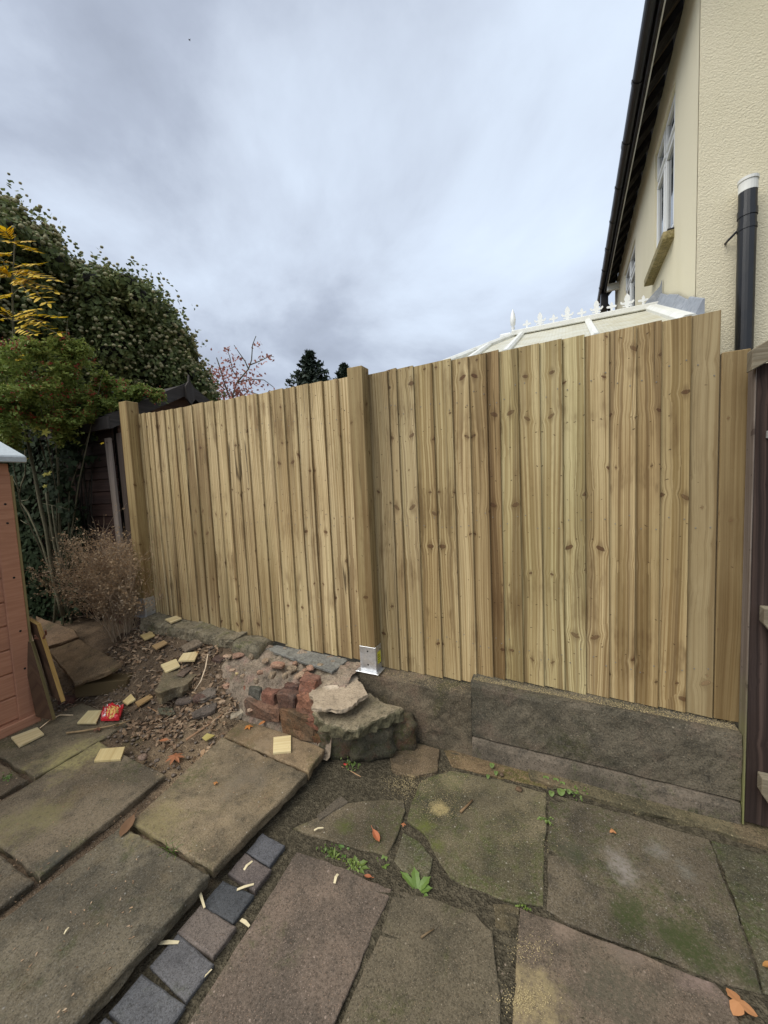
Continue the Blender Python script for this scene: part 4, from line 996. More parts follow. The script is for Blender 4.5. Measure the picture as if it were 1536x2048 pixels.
for k, (x, y, w) in enumerate(((455, 1312, 14), (478, 1310, 20), (505, 1312, 12), (530, 1322, 14), (556, 1330, 22), (583, 1338, 16), (600, 1350, 18), (620, 1336, 14), (640, 1334, 12), (500, 1420, 8), (512, 1416, 6), (640, 1425, 8), (465, 1340, 10), (520, 1345, 9), (545, 1350, 12), (438, 1352, 10), (452, 1372, 9), (570, 1352, 8), (485, 1352, 7), (610, 1342, 9), (512, 1362, 7), (444, 1404, 8), (590, 1328, 9))):
    p = G(x, y, .372-.05*sstep(1325, 1400, y)-(.18 if y > 1410 else 0)); wd = w*.0036
    o = rock('mortar_fragment', M['mortar'], p, (wd*1.3, wd, .02+.012*(k % 3)), 30+k, .34, 2, ruin, k*.8, flat=True); o.color = ((1.5, 1.35, 1.25, 1), (1.3, 1.0, .92, 1), (1.15, 1.1, 1.0, 1))[k % 3]
# big broken slab of cement on top, ledge stone and rubble below
lump = slab('cement_cap', M['render_lump'], [G(x, y, .335) for x, y in ((628, 1412), (624, 1385), (633, 1362), (632, 1348), (642, 1344), (668, 1348), (696, 1338), (706, 1336), (712, 1350), (726, 1372), (735, 1388), (726, 1398), (700, 1412), (672, 1420), (650, 1420))], .022, None, 3, .026, .004, .013, origin=(-1.27, 1.85, .29), wob=.006)
tag(lump, 'thick broken sheet of pale cement lying across the old brick stub', 'cement slab')
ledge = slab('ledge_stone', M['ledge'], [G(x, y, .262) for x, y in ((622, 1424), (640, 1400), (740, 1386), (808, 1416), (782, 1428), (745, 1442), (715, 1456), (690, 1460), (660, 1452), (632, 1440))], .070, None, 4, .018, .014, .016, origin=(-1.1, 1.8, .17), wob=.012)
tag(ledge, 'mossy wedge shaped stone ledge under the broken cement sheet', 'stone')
lower = empty('rubble_base', (-1.1, 1.9, 0), 'damp mossy rubble footing under the wedge shaped ledge', 'rubble')
for k, (c, d, r) in enumerate((((-1.22, 1.82, .085), (.27, .22, .22), .35), ((-1.05, 1.88, .085), (.28, .26, .22), .62), ((-.93, 1.975, .075), (.24, .17, .21), .5), ((-1.18, 1.98, .09), (.36, .2, .2), .2), ((-1.33, 1.77, .06), (.10, .12, .13), .2))):
    o = rock('stone', M['darkstone'], c, d, 60+k, .22, 3, lower, r, square=.92)
    o.color = ((1, 1, 1, 1), (.9, .95, .9, 1), (1.15, 1.1, 1.0, 1), (1, 1, 1, 1), (1.3, .8, .6, 1))[k]
o = rock('stone', M['shale'], G(693, 1498, .02), (.06, .07, .04), 71, .2, 2, lower)
slate = slab('slate_slab', M['slate'], [(-2.05, 2.055, .392), (-1.99, 2.075, .392), (-1.95, 2.128, .392), (-1.36, 2.128, .386), (-1.335, 2.11, .386), (-1.350, 1.945, .384), (-1.55, 1.975, .386)], .016, None, 6, .004, .004, .03, origin=(-1.7, 2.05, .37))
tag(slate, 'flat grey slate strip lying along the fence foot', 'slate')
kb = wallblock('kerb_beam', 'kerb', -3.32, -2.245, 1.985, 2.139, .375, .455, 8, rough=.016, step=.025, top=lambda x: .474-.028*(x+3.3)/1.05+.010*math.sin(x*11))
tag(kb, 'rough mossy concrete kerb along the left fence foot', 'kerb')
ebk = rock('end_block', M['kerb'], (-2.105, 2.035, .365), (.27, .215, .185), 9, .09, 3, None, .12, square=.97)
ebk.color = (.86, .88, .90, 1); tag(ebk, 'squared grey concrete block at the right end of the mossy kerb', 'concrete block')

# ------------------------------------------------------------------ loose stones and slabs on the soil bank
def flat(name, pts, dz, thick, mat, label, cat, seed, color=(1, 1, 1), group=None, amp=.008, edge=.006, z=None):
    H = [hit(x, y) for x, y in pts]; zc = (sum(h[2] for h in H)/len(H) if z is None else z)+dz
    ring = [G(x, y, zc+.6*(h[2]-sum(q[2] for q in H)/len(H))*(z is None)) for (x, y), h in zip(pts, H)]
    cen = np.mean(ring, axis=0)
    o = slab(name, M[mat], ring, thick, None, seed, amp, edge, .02, color, origin=(cen[0], cen[1], cen[2]-thick), wob=.004)
    return tag(o, label, cat, group)
flat('broken_slab', [(312, 1379), (322, 1352), (331, 1336), (352, 1337), (384, 1330), (403, 1331), (398, 1346), (376, 1366), (340, 1377), (318, 1386)], .0, .085, 'slab', 'thick chunk of broken paving slab on the soil bank', 'broken slab', 11, (1.35, 1.3, 1.15), amp=.016, z=.245)
flat('shale_piece', [(360, 1292), (388, 1278), (414, 1268), (420, 1274), (402, 1286), (372, 1300)], .02, .022, 'shale', 'long grey brown stone flake just below the mossy kerb', 'stone flake', 12, (1.3, 1.2, 1.05), 'stone flakes on the soil bank', .012)
flat('shale_piece', [(386, 1392), (412, 1376), (430, 1374), (432, 1386), (408, 1398), (390, 1400)], .02, .025, 'shale', 'flat grey stone flake between broken slab and brick stub', 'stone flake', 13, (1.05, 1.02, 1.0), 'stone flakes on the soil bank', .012)
flat('shale_piece', [(384, 1424), (412, 1410), (432, 1404), (430, 1418), (408, 1428), (388, 1432)], .025, .025, 'shale', 'longest dark stone flake at the left foot of the brick stub', 'stone flake', 14, (.75, .72, .72), 'stone flakes on the soil bank', .014)
flat('shale_piece', [(352, 1348), (376, 1330), (388, 1334), (366, 1352)], .0, .012, 'shale', 'small pinkish stone flake on top of the thick broken slab', 'stone flake', 15, (1.15, 1.0, .92), 'stone flakes on the soil bank', .008, z=.262)
flat('shale_piece', [(316, 1416), (345, 1412), (350, 1426), (336, 1430), (318, 1424)], .015, .015, 'shale', 'greenish flat stone below the thick broken slab', 'stone flake', 16, (.95, 1.05, .85), 'stone flakes on the soil bank', .008)
p = hit(371, 1405); st = rock('flat_stone', M['pebble'], p+np.array((0, 0, .012)), (.13, .085, .04), 81, .08, 3, None, .5); st.color = (.75, .75, .78, 1); tag(st, 'smooth grey oval stone under the broken slab', 'stone')
p = hit(472, 1428); st = rock('pale_stone', M['render_lump'], G(472, 1430, .09), (.11, .07, .055), 83, .3, 2, None, .9, flat=True); st.color = (1.2, 1.25, 1.25, 1); tag(st, 'angular whitish stone at the lower left corner of the brick stub', 'stone')
p = hit(402, 1402); st = rock('brick_lump', M['brick'], p+np.array((0, 0, .02)), (.11, .08, .06), 84, .25, 2, None, .4); st.color = (.7, .75, .8, 1); tag(st, 'dark broken brick lump left of the brick stub', 'brick lump')
for k, (x, y, w, lb) in enumerate(((286, 1518, .045, 'pale pebble at the broken end of a terrace slab'), (314, 1523, .026, 'small grey pebble in the sandy gap between slabs'), (1003, 1551, .022, 'tiny brown pebble on sawdust'), (1038, 1581, .030, 'round brown pebble on the mossy middle slab'))):
    q = G(x, y, ZT if k < 2 else 0.0); st = rock('pebble', M['pebble'], q+np.array((0, 0, w*.25)), (w*1.2, w, w*.6), 90+k, .1, 2, None, k); st.color = ((1.25, 1.1, 1.05, 1), (1, 1, 1, 1), (.7, .6, .5, 1), (.6, .5, .38, 1))[k]
    tag(st, lb, 'pebble', 'loose pebbles')

# slabs and timber dumped behind the pink shed
def quadslab(name, pts, thick, mat, label, cat, color=(1, 1, 1), seed=0):
    ring = [G(x, y, z) for x, y, z in pts]; cen = np.mean(ring, axis=0)
    o = slab(name, M[mat], ring, thick, None, seed, .006, .006, .03, color, origin=(cen[0], cen[1], cen[2]-thick))
    return tag(o, label, cat)
quadslab('tilted_slab', [(98, 1301, .27), (158, 1278, .335), (243, 1326, .30), (222, 1340, .265), (150, 1366, .215)], .035, 'slab', 'tilted brown stained paving slab behind the pink shed', 'paving slab', (1.15, .92, .72), 31)
quadslab('sloping_slab', [(72, 1232, .30), (148, 1259, .30), (158, 1273, .27), (96, 1292, .23)], .035, 'slab', 'farther brown paving slab tucked behind the tilted one', 'paving slab', (.92, .72, .60), 32)
tb = empty('timber_block', hit(205, 1385), 'sawn timber block propping up the tilted slab', 'timber block')
c = hit(208, 1383); R_ = Matrix.Rotation(math.radians(34), 3, 'Z')
mb = MB(); mb.box(tuple(c+np.array((0, .02, .045))), (.36, .13, .10), R_); ob = mb.build('block', M['greenplank'], tb, bevel=.005); ob.color = (.42, .36, .36, 1)
def uvquad_panel(name, T1, T2, B2, B1, th, mat, seed, label, cat, edgemat=None):
    T1, T2, B2, B1 = [Vector(v) for v in (T1, T2, B2, B1)]; nrm = (T2-T1).cross(B1-T1).normalized()*th
    ring = [T1, T2, B2, B1]; back = [v+nrm for v in ring]; vs = ring+back
    fs = [(0, 1, 2, 3), (7, 6, 5, 4), (0, 4, 5, 1), (1, 5, 6, 2), (2, 6, 7, 3), (3, 7, 4, 0)]
    uv = [[((vs[i]-T1).length*.2+seed+i*.02, vs[i].z) for i in f] for f in fs]
    b = MB(); b.add(vs, fs[:2], uv[:2], 0); b.add(vs, fs[2:], uv[2:], 1 if edgemat else 0)
    o = b.build(name, [M[mat]]+([M[edgemat]] if edgemat else []), None, (T1+T2+B1+B2)/4*1-Vector((0, 0, ((T1+T2+B1+B2)/4).z-min(B1.z, B2.z))))
    return tag(o, label, cat)
# two boards leaning on the shed's back corner
T1, T2 = S(63, 1236, -3.28), S(82, 1247, -3.17); B2 = S(131, 1401, -3.02); B1 = B2+(T1-T2)*1.02
uvquad_panel('leaning_board', T2, T1, B1, B2, .024, 'brownply', 4.4, 'dark board with ochre edge leaning behind the pink shed', 'board', 'ochre')
T1, T2 = S(61, 1278, -3.235), S(68, 1282, -3.195); B2 = S(112, 1437, -3.06); B1 = B2+np.array((-.10, -.045, .03)); T1 = T2+np.array((-.06, -.03, .02))
uvquad_panel('leaning_plank', T2, T1, B1, B2, .026, 'brownply', 6.1, 'greenish plank leaning on the back corner of the pink shed', 'plank', 'greenplank')
b = MB(); q = S(74, 1275, -3.18); b.tube([q+np.array((-.03, 0, .01)), q+np.array((.02, .02, -.01)), q+np.array((.05, .03, .02)), q+np.array((.07, .02, .05))], .006, 6); b.tube([q+np.array((-.03, .0, -.01)), q+np.array((.04, .02, -.005))], .008, 6)
hk = b.build('gate_latch', M['rust'], None, tuple(q)); tag(hk, 'small rusty metal latch on the edge of the ochre edged board', 'latch')
b = MB(); q = hit(138, 1405); b.box(tuple(q+np.array((0, 0, .02))), (.11, .075, .035), Matrix.Rotation(.4, 3, 'Z')); o = b.build('brick_piece', M['brick'], None, tuple(q), bevel=.005); o.color = (.6, .5, .5, 1); tag(o, 'red brick piece at the foot of the ochre edged board', 'brick piece')

# ------------------------------------------------------------------ pink shed at the left edge
shed = empty('pink_shed', (-3.6, .4, .05), 'terracotta pink painted timber shed with pale grey roof felt', 'shed')
sx = -3.20; sy1 = 1.135; z = .125; k = 0
grooves = [S(1, y, sx)[2] for y in (1478, 1413, 1366, 1320, 1274, 1226, 1182, 1142)]
zz = [.135]; h0 = .153
while zz[-1] < 1.66: zz.append(zz[-1]+h0)
zz[-1] = 1.70
for a, b_ in zip(zz[:-1], zz[1:]):
    mb = MB(); vs = []; xr = sx-.012
    prof = [(xr-.018, a), (xr-.010, a), (xr, a+.012), (xr, b_-.006), (xr-.006, b_-.001), (xr-.018, b_-.001)]
    mb.hexa([(x, -1.2, z_) for x, z_ in prof], [(x, sy1, z_) for x, z_ in prof]); mb.build('cladding_board', M['shed'], shed)
    mb = MB(); mb.bb(sx-1.3, sx-.055, 1.166, 1.184, a+.001, b_-.003); mb.build('cladding_board', M['shed'], shed, bevel=.003)
mb = MB(); mb.bb(sx-.034, sx+.002, sy1-.035, 1.195, .13, 1.72); tr = mb.build('corner_trim', M['shed'], shed, bevel=.004)
mb = MB(); mb.bb(sx-.05, sx-.006, 1.1955, 1.212, .13, 1.70); mb.build('corner_batten', M['greenplank'], shed, bevel=.003)
for zq in (.45, .70, 1.05, 1.40, 1.52):
    q = MB(); q.tube([(sx+.001, 1.155, zq), (sx+.0035, 1.155, zq)], .007, 8); q.build('screw_head', M['hole'], tr)
mb = MB(); mb.bb(sx-.05, sx+.022, -1.2, 1.20, .072, .132); mb.build('base_rail', M['shed'], shed, bevel=.004)
rz = 1.775
mb = MB(); mb.hexa([(sx+.075, -1.3, rz), (sx+.075, -1.3, rz+.045), (sx-1.4, -1.3, rz+.60), (sx-1.4, -1.3, rz+.555)], [(sx+.075, 1.262, rz), (sx+.075, 1.262, rz+.045), (sx-1.4, 1.262, rz+.60), (sx-1.4, 1.262, rz+.555)])
mb.build('roof', M['felt'], shed, bevel=.008)
mb = MB(); mb.bb(sx-.03, sx+.004, -1.2, 1.19, 1.70, 1.775); mb.build('eaves_board', M['shed'], shed, bevel=.003)

# ------------------------------------------------------------------ brown shed behind the left fence post
bs = empty('brown_shed', (-5, 3.0, .1), 'old dark brown timber shed with pointed black bargeboards behind the fence', 'shed')
bx, by0, by1 = -3.90, 2.27, 3.75; ry, rzt = 3.01, 2.70; ezt = 2.235; ey = 2.155
mb = MB(); mb.bb(-6.19, bx-.02, by0+.03, by1-.02, .1, 2.26); mb.build('gap_blocker', M['darkbark'], bs)  # solid dark box added inside so no daylight shows between the boards
z = .12; i = 0
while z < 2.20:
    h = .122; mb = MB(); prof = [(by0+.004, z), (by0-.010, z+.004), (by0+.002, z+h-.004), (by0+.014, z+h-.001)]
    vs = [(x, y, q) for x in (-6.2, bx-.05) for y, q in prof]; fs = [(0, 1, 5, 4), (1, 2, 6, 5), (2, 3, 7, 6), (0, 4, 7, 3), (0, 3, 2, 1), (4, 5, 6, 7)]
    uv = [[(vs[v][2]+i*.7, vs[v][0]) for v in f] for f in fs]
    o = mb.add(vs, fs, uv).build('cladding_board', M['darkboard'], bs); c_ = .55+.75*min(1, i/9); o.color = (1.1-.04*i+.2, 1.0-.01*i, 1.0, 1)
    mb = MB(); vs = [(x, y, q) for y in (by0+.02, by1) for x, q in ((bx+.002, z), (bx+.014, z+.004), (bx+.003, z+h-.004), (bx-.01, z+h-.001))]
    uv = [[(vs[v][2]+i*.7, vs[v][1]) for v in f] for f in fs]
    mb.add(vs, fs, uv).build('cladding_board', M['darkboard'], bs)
    z += h; i += 1
mb = MB(); mb.add([(bx, by0+.05, 2.2), (bx, by1, 2.2), (bx, ry, rzt-.06)], [(0, 1, 2)], [[(0, 0), (0, 1), (1, .5)]]); mb.build('gable_panel', M['darkboard'], bs)
def roofside(s):
    ye = ry+s*(ey-ry)*-1 if False else (ey if s < 0 else 2*ry-ey)
    mb = MB(); mb.hexa([(-6.3, ye, ezt), (-6.3, ry, rzt), (-6.3, ry, rzt+.03), (-6.3, ye, ezt+.03)], [(bx+.10, ye, ezt), (bx+.10, ry, rzt), (bx+.10, ry, rzt+.03), (bx+.10, ye, ezt+.03)]); mb.build('roof', M['tarboard'], bs)
    mb = MB(); ring = [(bx+.101, ye, ezt-.085), (bx+.101, ye, ezt+.045), (bx+.101, ry, rzt+.045), (bx+.101, ry, rzt-.085)]
    vs = ring+[(x+.022, y, q) for x, y, q in ring]; fs = [(0, 1, 2, 3), (7, 6, 5, 4), (0, 4, 5, 1), (1, 5, 6, 2), (2, 6, 7, 3), (3, 7, 4, 0)]
    mb.add(vs, fs, [[(vs[v][2], vs[v][1]) for v in f] for f in fs]).build('bargeboard', M['tarboard'], bs)
    mb = MB(); mb.bb(-6.3, bx+.123, ye-.012*(1 if s < 0 else -1)-.006, ye+.006, ezt-.085, ezt+.03); mb.build('fascia', M['tarboard'], bs, bevel=.003)
roofside(-1); roofside(1)
mb = MB(); ring = [(bx+.124, ry-.05, rzt-.14), (bx+.124, ry, rzt-.20), (bx+.124, ry+.05, rzt-.14), (bx+.124, ry+.055, rzt-.01), (bx+.124, ry+.012, rzt+.05), (bx+.124, ry, rzt+.125), (bx+.124, ry-.012, rzt+.05), (bx+.124, ry-.055, rzt-.01)]
vs = ring+[(x+.025, y, q) for x, y, q in ring]; n = 8; fs = [tuple(range(n)), tuple(reversed(range(n, 2*n)))]+[(k, n+k, n+(k+1) % n, (k+1) % n) for k in range(n)]
mb.add(vs, fs, [[(vs[v][1], vs[v][2]) for v in f] for f in fs]).build('finial', M['tarboard'], bs)
def strip(name, a, b, w, th, mat, seed, parent, color=(1, 1, 1)):
    """a batten from a to b facing the fence line"""
    a, b = Vector(a), Vector(b); d = Vector((w/2, 0, 0)); t = Vector((0, th, 0))
    vs = [a-d, a+d, b+d, b-d]; vs += [v+t for v in vs]; fs = [(0, 1, 2, 3), (7, 6, 5, 4), (0, 4, 5, 1), (1, 5, 6, 2), (2, 6, 7, 3), (3, 7, 4, 0)]
    uv = [[(vs[v].x+vs[v].y+seed, vs[v].z+seed) for v in f] for f in fs]
    o = MB().add(vs, fs, uv).build(name, M[mat], parent, None if parent else (b.x, b.y, b.z), bevel=.004); o.color = (*color, 1); return o
strip('corner_trim', F(236, 866, 2.235), (F(236, 866, 2.235)[0]+.02, 2.235, .2), .075, .03, 'greywood', 8.3, bs, (.40, .35, .33))
wp = strip('grey_plank', F(213, 876, 2.205), F(244, 1141, 2.205), .082, .025, 'greywood', 2.9, None, (1.15, 1.1, 1.08)); tag(wp, 'silvery grey weathered plank upright against the brown shed wall', 'plank')
# ------------------------------------------------------------------ trees and shrubs
def blob_points(blobs, n, out=(.75, 1.06), front=True):
    """points on the skin of a heap of balls, with outward directions"""
    C_ = np.array([b[0] for b in blobs]); Rr = np.array([b[1] for b in blobs])
    w = Rr**2; idx = rng.choice(len(blobs), n*2, p=w/w.sum())
    d = unit(rng.normal(size=(n*2, 3)))
    if front:        # the far side is left thinner
        tow = unit(EYE-C_[idx]); keep = (np.sum(d*tow, 1) > -.25) | (rng.random(n*2) < .25); idx, d = idx[keep][:n], d[keep][:n]
    else: idx, d = idx[:n], d[:n]
    r = Rr[idx]*rng.uniform(out[0], out[1], len(idx))
    p = C_[idx]+d*r[:, None]
    # leave out points well inside another ball
    ins = np.zeros(len(p), bool)
    for c, R in zip(C_, Rr): ins |= np.sum((p-c)**2, 1) < (R*.62)**2
    return p[~ins], d[~ins]
def px_blobs(lst, dist, dj=.4, split=5, seed=1):
    """balls given by picture position, radius in photo pixels and distance, each broken into smaller lumps"""
    r_ = random.Random(seed); out = []
    for q in lst:
        x, y, r = q[:3]; d = q[3] if len(q) > 3 else dist
        for k in range(split):
            a = r_.uniform(0, 2*math.pi); rr = r*math.sqrt(r_.random())*.68
            dd = d+r_.uniform(-dj, dj); s = ray(x, y); s = np.linalg.norm(s)
            R = r*r_.uniform(.42, .62)*dd/(FPX*s)*1.0
            out.append((AT(x+rr*math.cos(a), y+rr*math.sin(a), dd), R))
    return out
# tall ivy-clad tree
IV = [(28, 470, 48), (70, 505, 48), (-30, 480, 70), (118, 545, 48), (40, 590, 80), (165, 580, 46), (225, 572, 44), (120, 650, 80), (270, 610, 46), (200, 660, 70), (310, 655, 50), (270, 720, 80), (340, 700, 52), (378, 735, 38), (362, 770, 46), (404, 782, 28), (300, 780, 60), (160, 740, 80), (30, 690, 90), (-60, 600, 100), (-60, 740, 100), (90, 800, 80), (212, 800, 70), (-30, 850, 90), (412, 800, 24)]
ivb = px_blobs(IV, 7.2, .50, 9, 3)
tree = empty('ivy_tree', (-6.4, 5.0, 0), 'big dark tree smothered in flowering ivy behind the brown shed', 'tree')
cc = np.array([b[0] for b in ivb]); rr = np.array([b[1] for b in ivb])
V, Fc = balls(cc+unit(cc-EYE)*.10, rr*.80, ICO2); ib = np_tri_mesh('inner_filler', V, Fc, M['darkbark'], tree, smooth=True)  # dark solid balls added inside the crown so no sky shows through
tb_ = MB(); tb_.tube([(-6.6, 5.1, -.1), (-6.5, 5.0, 1.2), (-6.7, 4.9, 2.6), (-6.8, 4.8, 4.0)], [.22, .18, .14, .06], 10)
for k in range(6):
    a = k*1.05; tb_.tube([(-6.6, 4.95, 1.6+.3*k), (-6.6+.8*math.cos(a), 4.95+.8*math.sin(a), 2.3+.3*k), (-6.6+1.5*math.cos(a), 4.95+1.5*math.sin(a), 2.6+.35*k)], [.07, .05, .02], 6)
tb_.build('trunk', M['bark'], tree)
p, d = blob_points(ivb, 95000, (.78, 1.14))
keep = p[:, 2] > .3; p, d = p[keep], d[keep]
nor = unit(d+np.array([0, 0, .5])+rng.normal(size=p.shape)*.55)
np_mesh('leaves', leaves(p, nor, .066, .056, 5, .3), 5, M['ivy'], tree)
p, d = blob_points(ivb, 17000, (1.08, 1.34)); up = (d[:, 2] > -.25); p, d = p[up], d[up]
f_ = np.array([fbm(q, .9, 2) for q in p]); p = p[f_+rng.normal(size=len(p))*.18 > -.12]
V, Fc = balls(p, rng.uniform(.017, .031, len(p)), ICO1, .85); np_tri_mesh('flower_heads', V, Fc, M['umbel'], tree)
# loose shoots standing out of the mass, each with a few leaves and a flower head
p, d = blob_points(ivb, 2600, (1.0, 1.1), False); up = d[:, 2] > -.15; p, d = p[up], d[up]
SL, SN, SU = [], [], []
for q, dr in zip(p, d):
    dr = unit(dr+np.array((0, 0, .5))+rng.normal(size=3)*.35); ln = rng.uniform(.08, .30)
    for t in np.linspace(.1, 1, 7): SL.append(q+dr*ln*t+rng.normal(size=3)*.03); SN.append(dr+rng.normal(size=3)*.7)
    SU.append(q+dr*ln*1.12)
SL = np.array(SL); np_mesh('shoots', leaves(SL, np.array(SN), .062, .050, 5, .3), 5, M['ivy'], tree)
SU = np.array(SU); V, Fc = balls(SU, rng.uniform(.016, .028, len(SU)), ICO1, .85); np_tri_mesh('flower_heads', V, Fc, M['umbel'], tree)
# firethorn with red berries
PY = [(18, 740, 42), (60, 790, 48), (118, 760, 34), (150, 715, 30), (128, 700, 26), (95, 835, 40), (150, 800, 40), (205, 770, 24), (180, 830, 36), (245, 778, 18), (280, 786, 18), (312, 790, 14), (225, 820, 24), (25, 830, 48), (120, 860, 34), (60, 700, 30), (-20, 780, 60), (10, 880, 34), (190, 800, 30)]
pyb = px_blobs(PY, 4.75, .30, 6, 5)
pyr = empty('firethorn', (-4.3, 2.0, .2), 'firethorn bush with dark red berries above the brown shed eaves', 'shrub')
st_ = MB(); r_ = random.Random(4)
root = np.array((-4.75, 2.05, .2))
for k in range(7):
    b = pyb[r_.randrange(len(pyb))][0]; mid = root*.45+b*.55+np.array((r_.uniform(-.1, .1), r_.uniform(-.1, .1), .25)); st_.tube([root+np.array((r_.uniform(-.1, .1), r_.uniform(-.1, .1), 0)), root*.75+b*.25+np.array((0, 0, .2)), mid, b, b+unit(b-mid)*.25], [.009, .008, .006, .004, .002], 5)
st_.build('stems', M['bark'], pyr)
# short arching sprays carry the leaves
LP, LN = [], []; BP = []
for c, R in pyb:
    for k in range(26):
        dr = unit(np.array((r_.gauss(0, 1), r_.gauss(0, 1), r_.gauss(.35, .8)))); ln = R*r_.uniform(.9, 1.9)
        side = unit(np.cross(dr, (0, 0, 1.0))+1e-6)
        for t in np.linspace(.2, 1, 12):
            q = c+dr*ln*t+np.array((0, 0, -.10*ln*t*t))
            LP.append(q+side*r_.uniform(-.018, .018)+rng.normal(size=3)*.007); LN.append(np.array((0, 0, 1))*.8+dr*.3+rng.normal(size=3)*.5)
        if r_.random() < .075:
            q = c+dr*ln*.7+(EYE-c)/np.linalg.norm(EYE-c)*.02
            for _ in range(r_.randrange(5, 16)): BP.append(q+rng.normal(size=3)*.020)
LP, LN = np.array(LP), np.array(LN)
np_mesh('leaves', leaves(LP, LN, .042, .017, 5, .2), 5, M['pyra'], pyr)
BP = np.array(BP); V, Fc = balls(BP, rng.uniform(.0042, .0062, len(BP)), ICO1); np_tri_mesh('berries', V, Fc, M['berry'], pyr, smooth=True)
# ivy over the shed roof and hanging down its wall
RI = [(240, 800, 20), (275, 798, 18), (305, 798, 15), (205, 812, 20), (170, 822, 22), (330, 796, 10), (190, 835, 14), (225, 822, 14)]
rib = px_blobs(RI, 5.1, .35, 5, 8)
ria = empty('roof_ivy', (-4.6, 2.6, .2), 'glossy ivy spilling over the brown shed roof edge', 'ivy')
p, d = blob_points(rib, 2600, (.7, 1.2), False); nor = unit(np.array([.2, -.3, 1])+rng.normal(size=p.shape)*.35); np_mesh('leaves', leaves(p, nor, .062, .052, 5, .2), 5, M['roofivy'], ria)
b = MB(); 
for k in range(12): a = rib[k*3 % len(rib)][0]; b.tube([(-4.9+.06*k, 2.25, .25), (-4.9+.05*k, 2.22, 1.4), a], [.008, .007, .004], 4)
b.build('stems', M['darkbark'], ria)
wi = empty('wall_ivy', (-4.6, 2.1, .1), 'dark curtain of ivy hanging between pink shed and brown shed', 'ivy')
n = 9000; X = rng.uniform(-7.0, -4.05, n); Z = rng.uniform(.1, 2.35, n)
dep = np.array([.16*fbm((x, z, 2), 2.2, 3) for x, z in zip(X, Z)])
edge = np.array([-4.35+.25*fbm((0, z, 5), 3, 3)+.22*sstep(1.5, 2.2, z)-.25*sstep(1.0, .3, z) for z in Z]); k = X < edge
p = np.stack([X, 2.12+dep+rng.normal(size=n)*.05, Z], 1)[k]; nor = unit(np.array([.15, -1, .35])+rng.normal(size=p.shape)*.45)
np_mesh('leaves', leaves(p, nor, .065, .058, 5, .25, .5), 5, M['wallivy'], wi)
b = MB()
for q in range(14): x = -6.4+.15*q; b.tube([(x, 2.24, .1), (x+.05*math.sin(q), 2.22, .9), (x+.08, 2.2, 1.6), (x+.05*math.cos(q), 2.2, 2.2)], .010, 5)
b.build('stems', M['darkbark'], wi)
# hedge filling the gap behind the pink shed
hb = [(np.array((-6.3+.25*random.random(), 1.0+.35*i, .5+.45*j)), .38) for i in range(4) for j in range(4)]
hd = empty('back_hedge', (-6.3, 1.5, 0), 'deep shaded hedge closing the gap behind the pink shed', 'hedge')
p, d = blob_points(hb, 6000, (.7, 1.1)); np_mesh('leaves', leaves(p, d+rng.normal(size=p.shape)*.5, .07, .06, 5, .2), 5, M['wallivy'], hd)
V, Fc = balls(np.array([b[0] for b in hb]), np.array([b[1]*.75 for b in hb]), ICO2); np_tri_mesh('inner_filler', V, Fc, M['darkbark'], hd, smooth=True)  # dark balls added inside the hedge, as in the ivy crown

# sapling with yellow autumn leaves
sap = empty('yellow_sapling', (-3.95, 1.93, .2), 'slender young tree with yellow feathery autumn leaves', 'sapling')
def PL(x, y, Y=1.86): return F(x, y, Y)
trunk = [(127, 1232), (118, 1200), (108, 1160), (100, 1110), (93, 1060), (83, 1020), (76, 985), (70, 950), (62, 915), (55, 880), (46, 840), (38, 800), (31, 745), (28, 700), (26, 640), (25, 600), (24, 560), (28, 520), (30, 470)]
Tp = [PL(x, y, 1.95-.006*i) for i, (x, y) in enumerate(trunk)]
b = MB(); b.tube(Tp, [.021-.00095*i for i in range(len(Tp))], 8); b.build('trunk', M['bark'], sap, smooth=True)
for nm, pts, r0 in (('stem', [(110, 1178), (97, 1130), (85, 1092), (70, 1055), (56, 1025), (43, 1006), (39, 990), (43, 968), (50, 950), (51, 930), (50, 900)], .011), ('stem', [(56, 1049), (48, 1045), (41, 1040)], .004), ('stem', [(41, 983), (30, 965), (22, 950)], .004), ('stem', [(42, 1002), (55, 1000), (62, 990)], .004), ('stem', [(128, 1175), (120, 1130), (110, 1095), (104, 1060), (97, 1020), (92, 985)], .016), ('stem', [(130, 1150), (118, 1100), (108, 1040), (104, 1010)], .012), ('stem', [(84, 1006), (100, 1010), (120, 1014), (140, 1020)], .003)):
    b = MB(); b.tube([PL(x, y, 1.93) for x, y in pts], [r0*(1-.6*i/len(pts)) for i in range(len(pts))], 6); b.build(nm, M['bark'], sap, smooth=True)
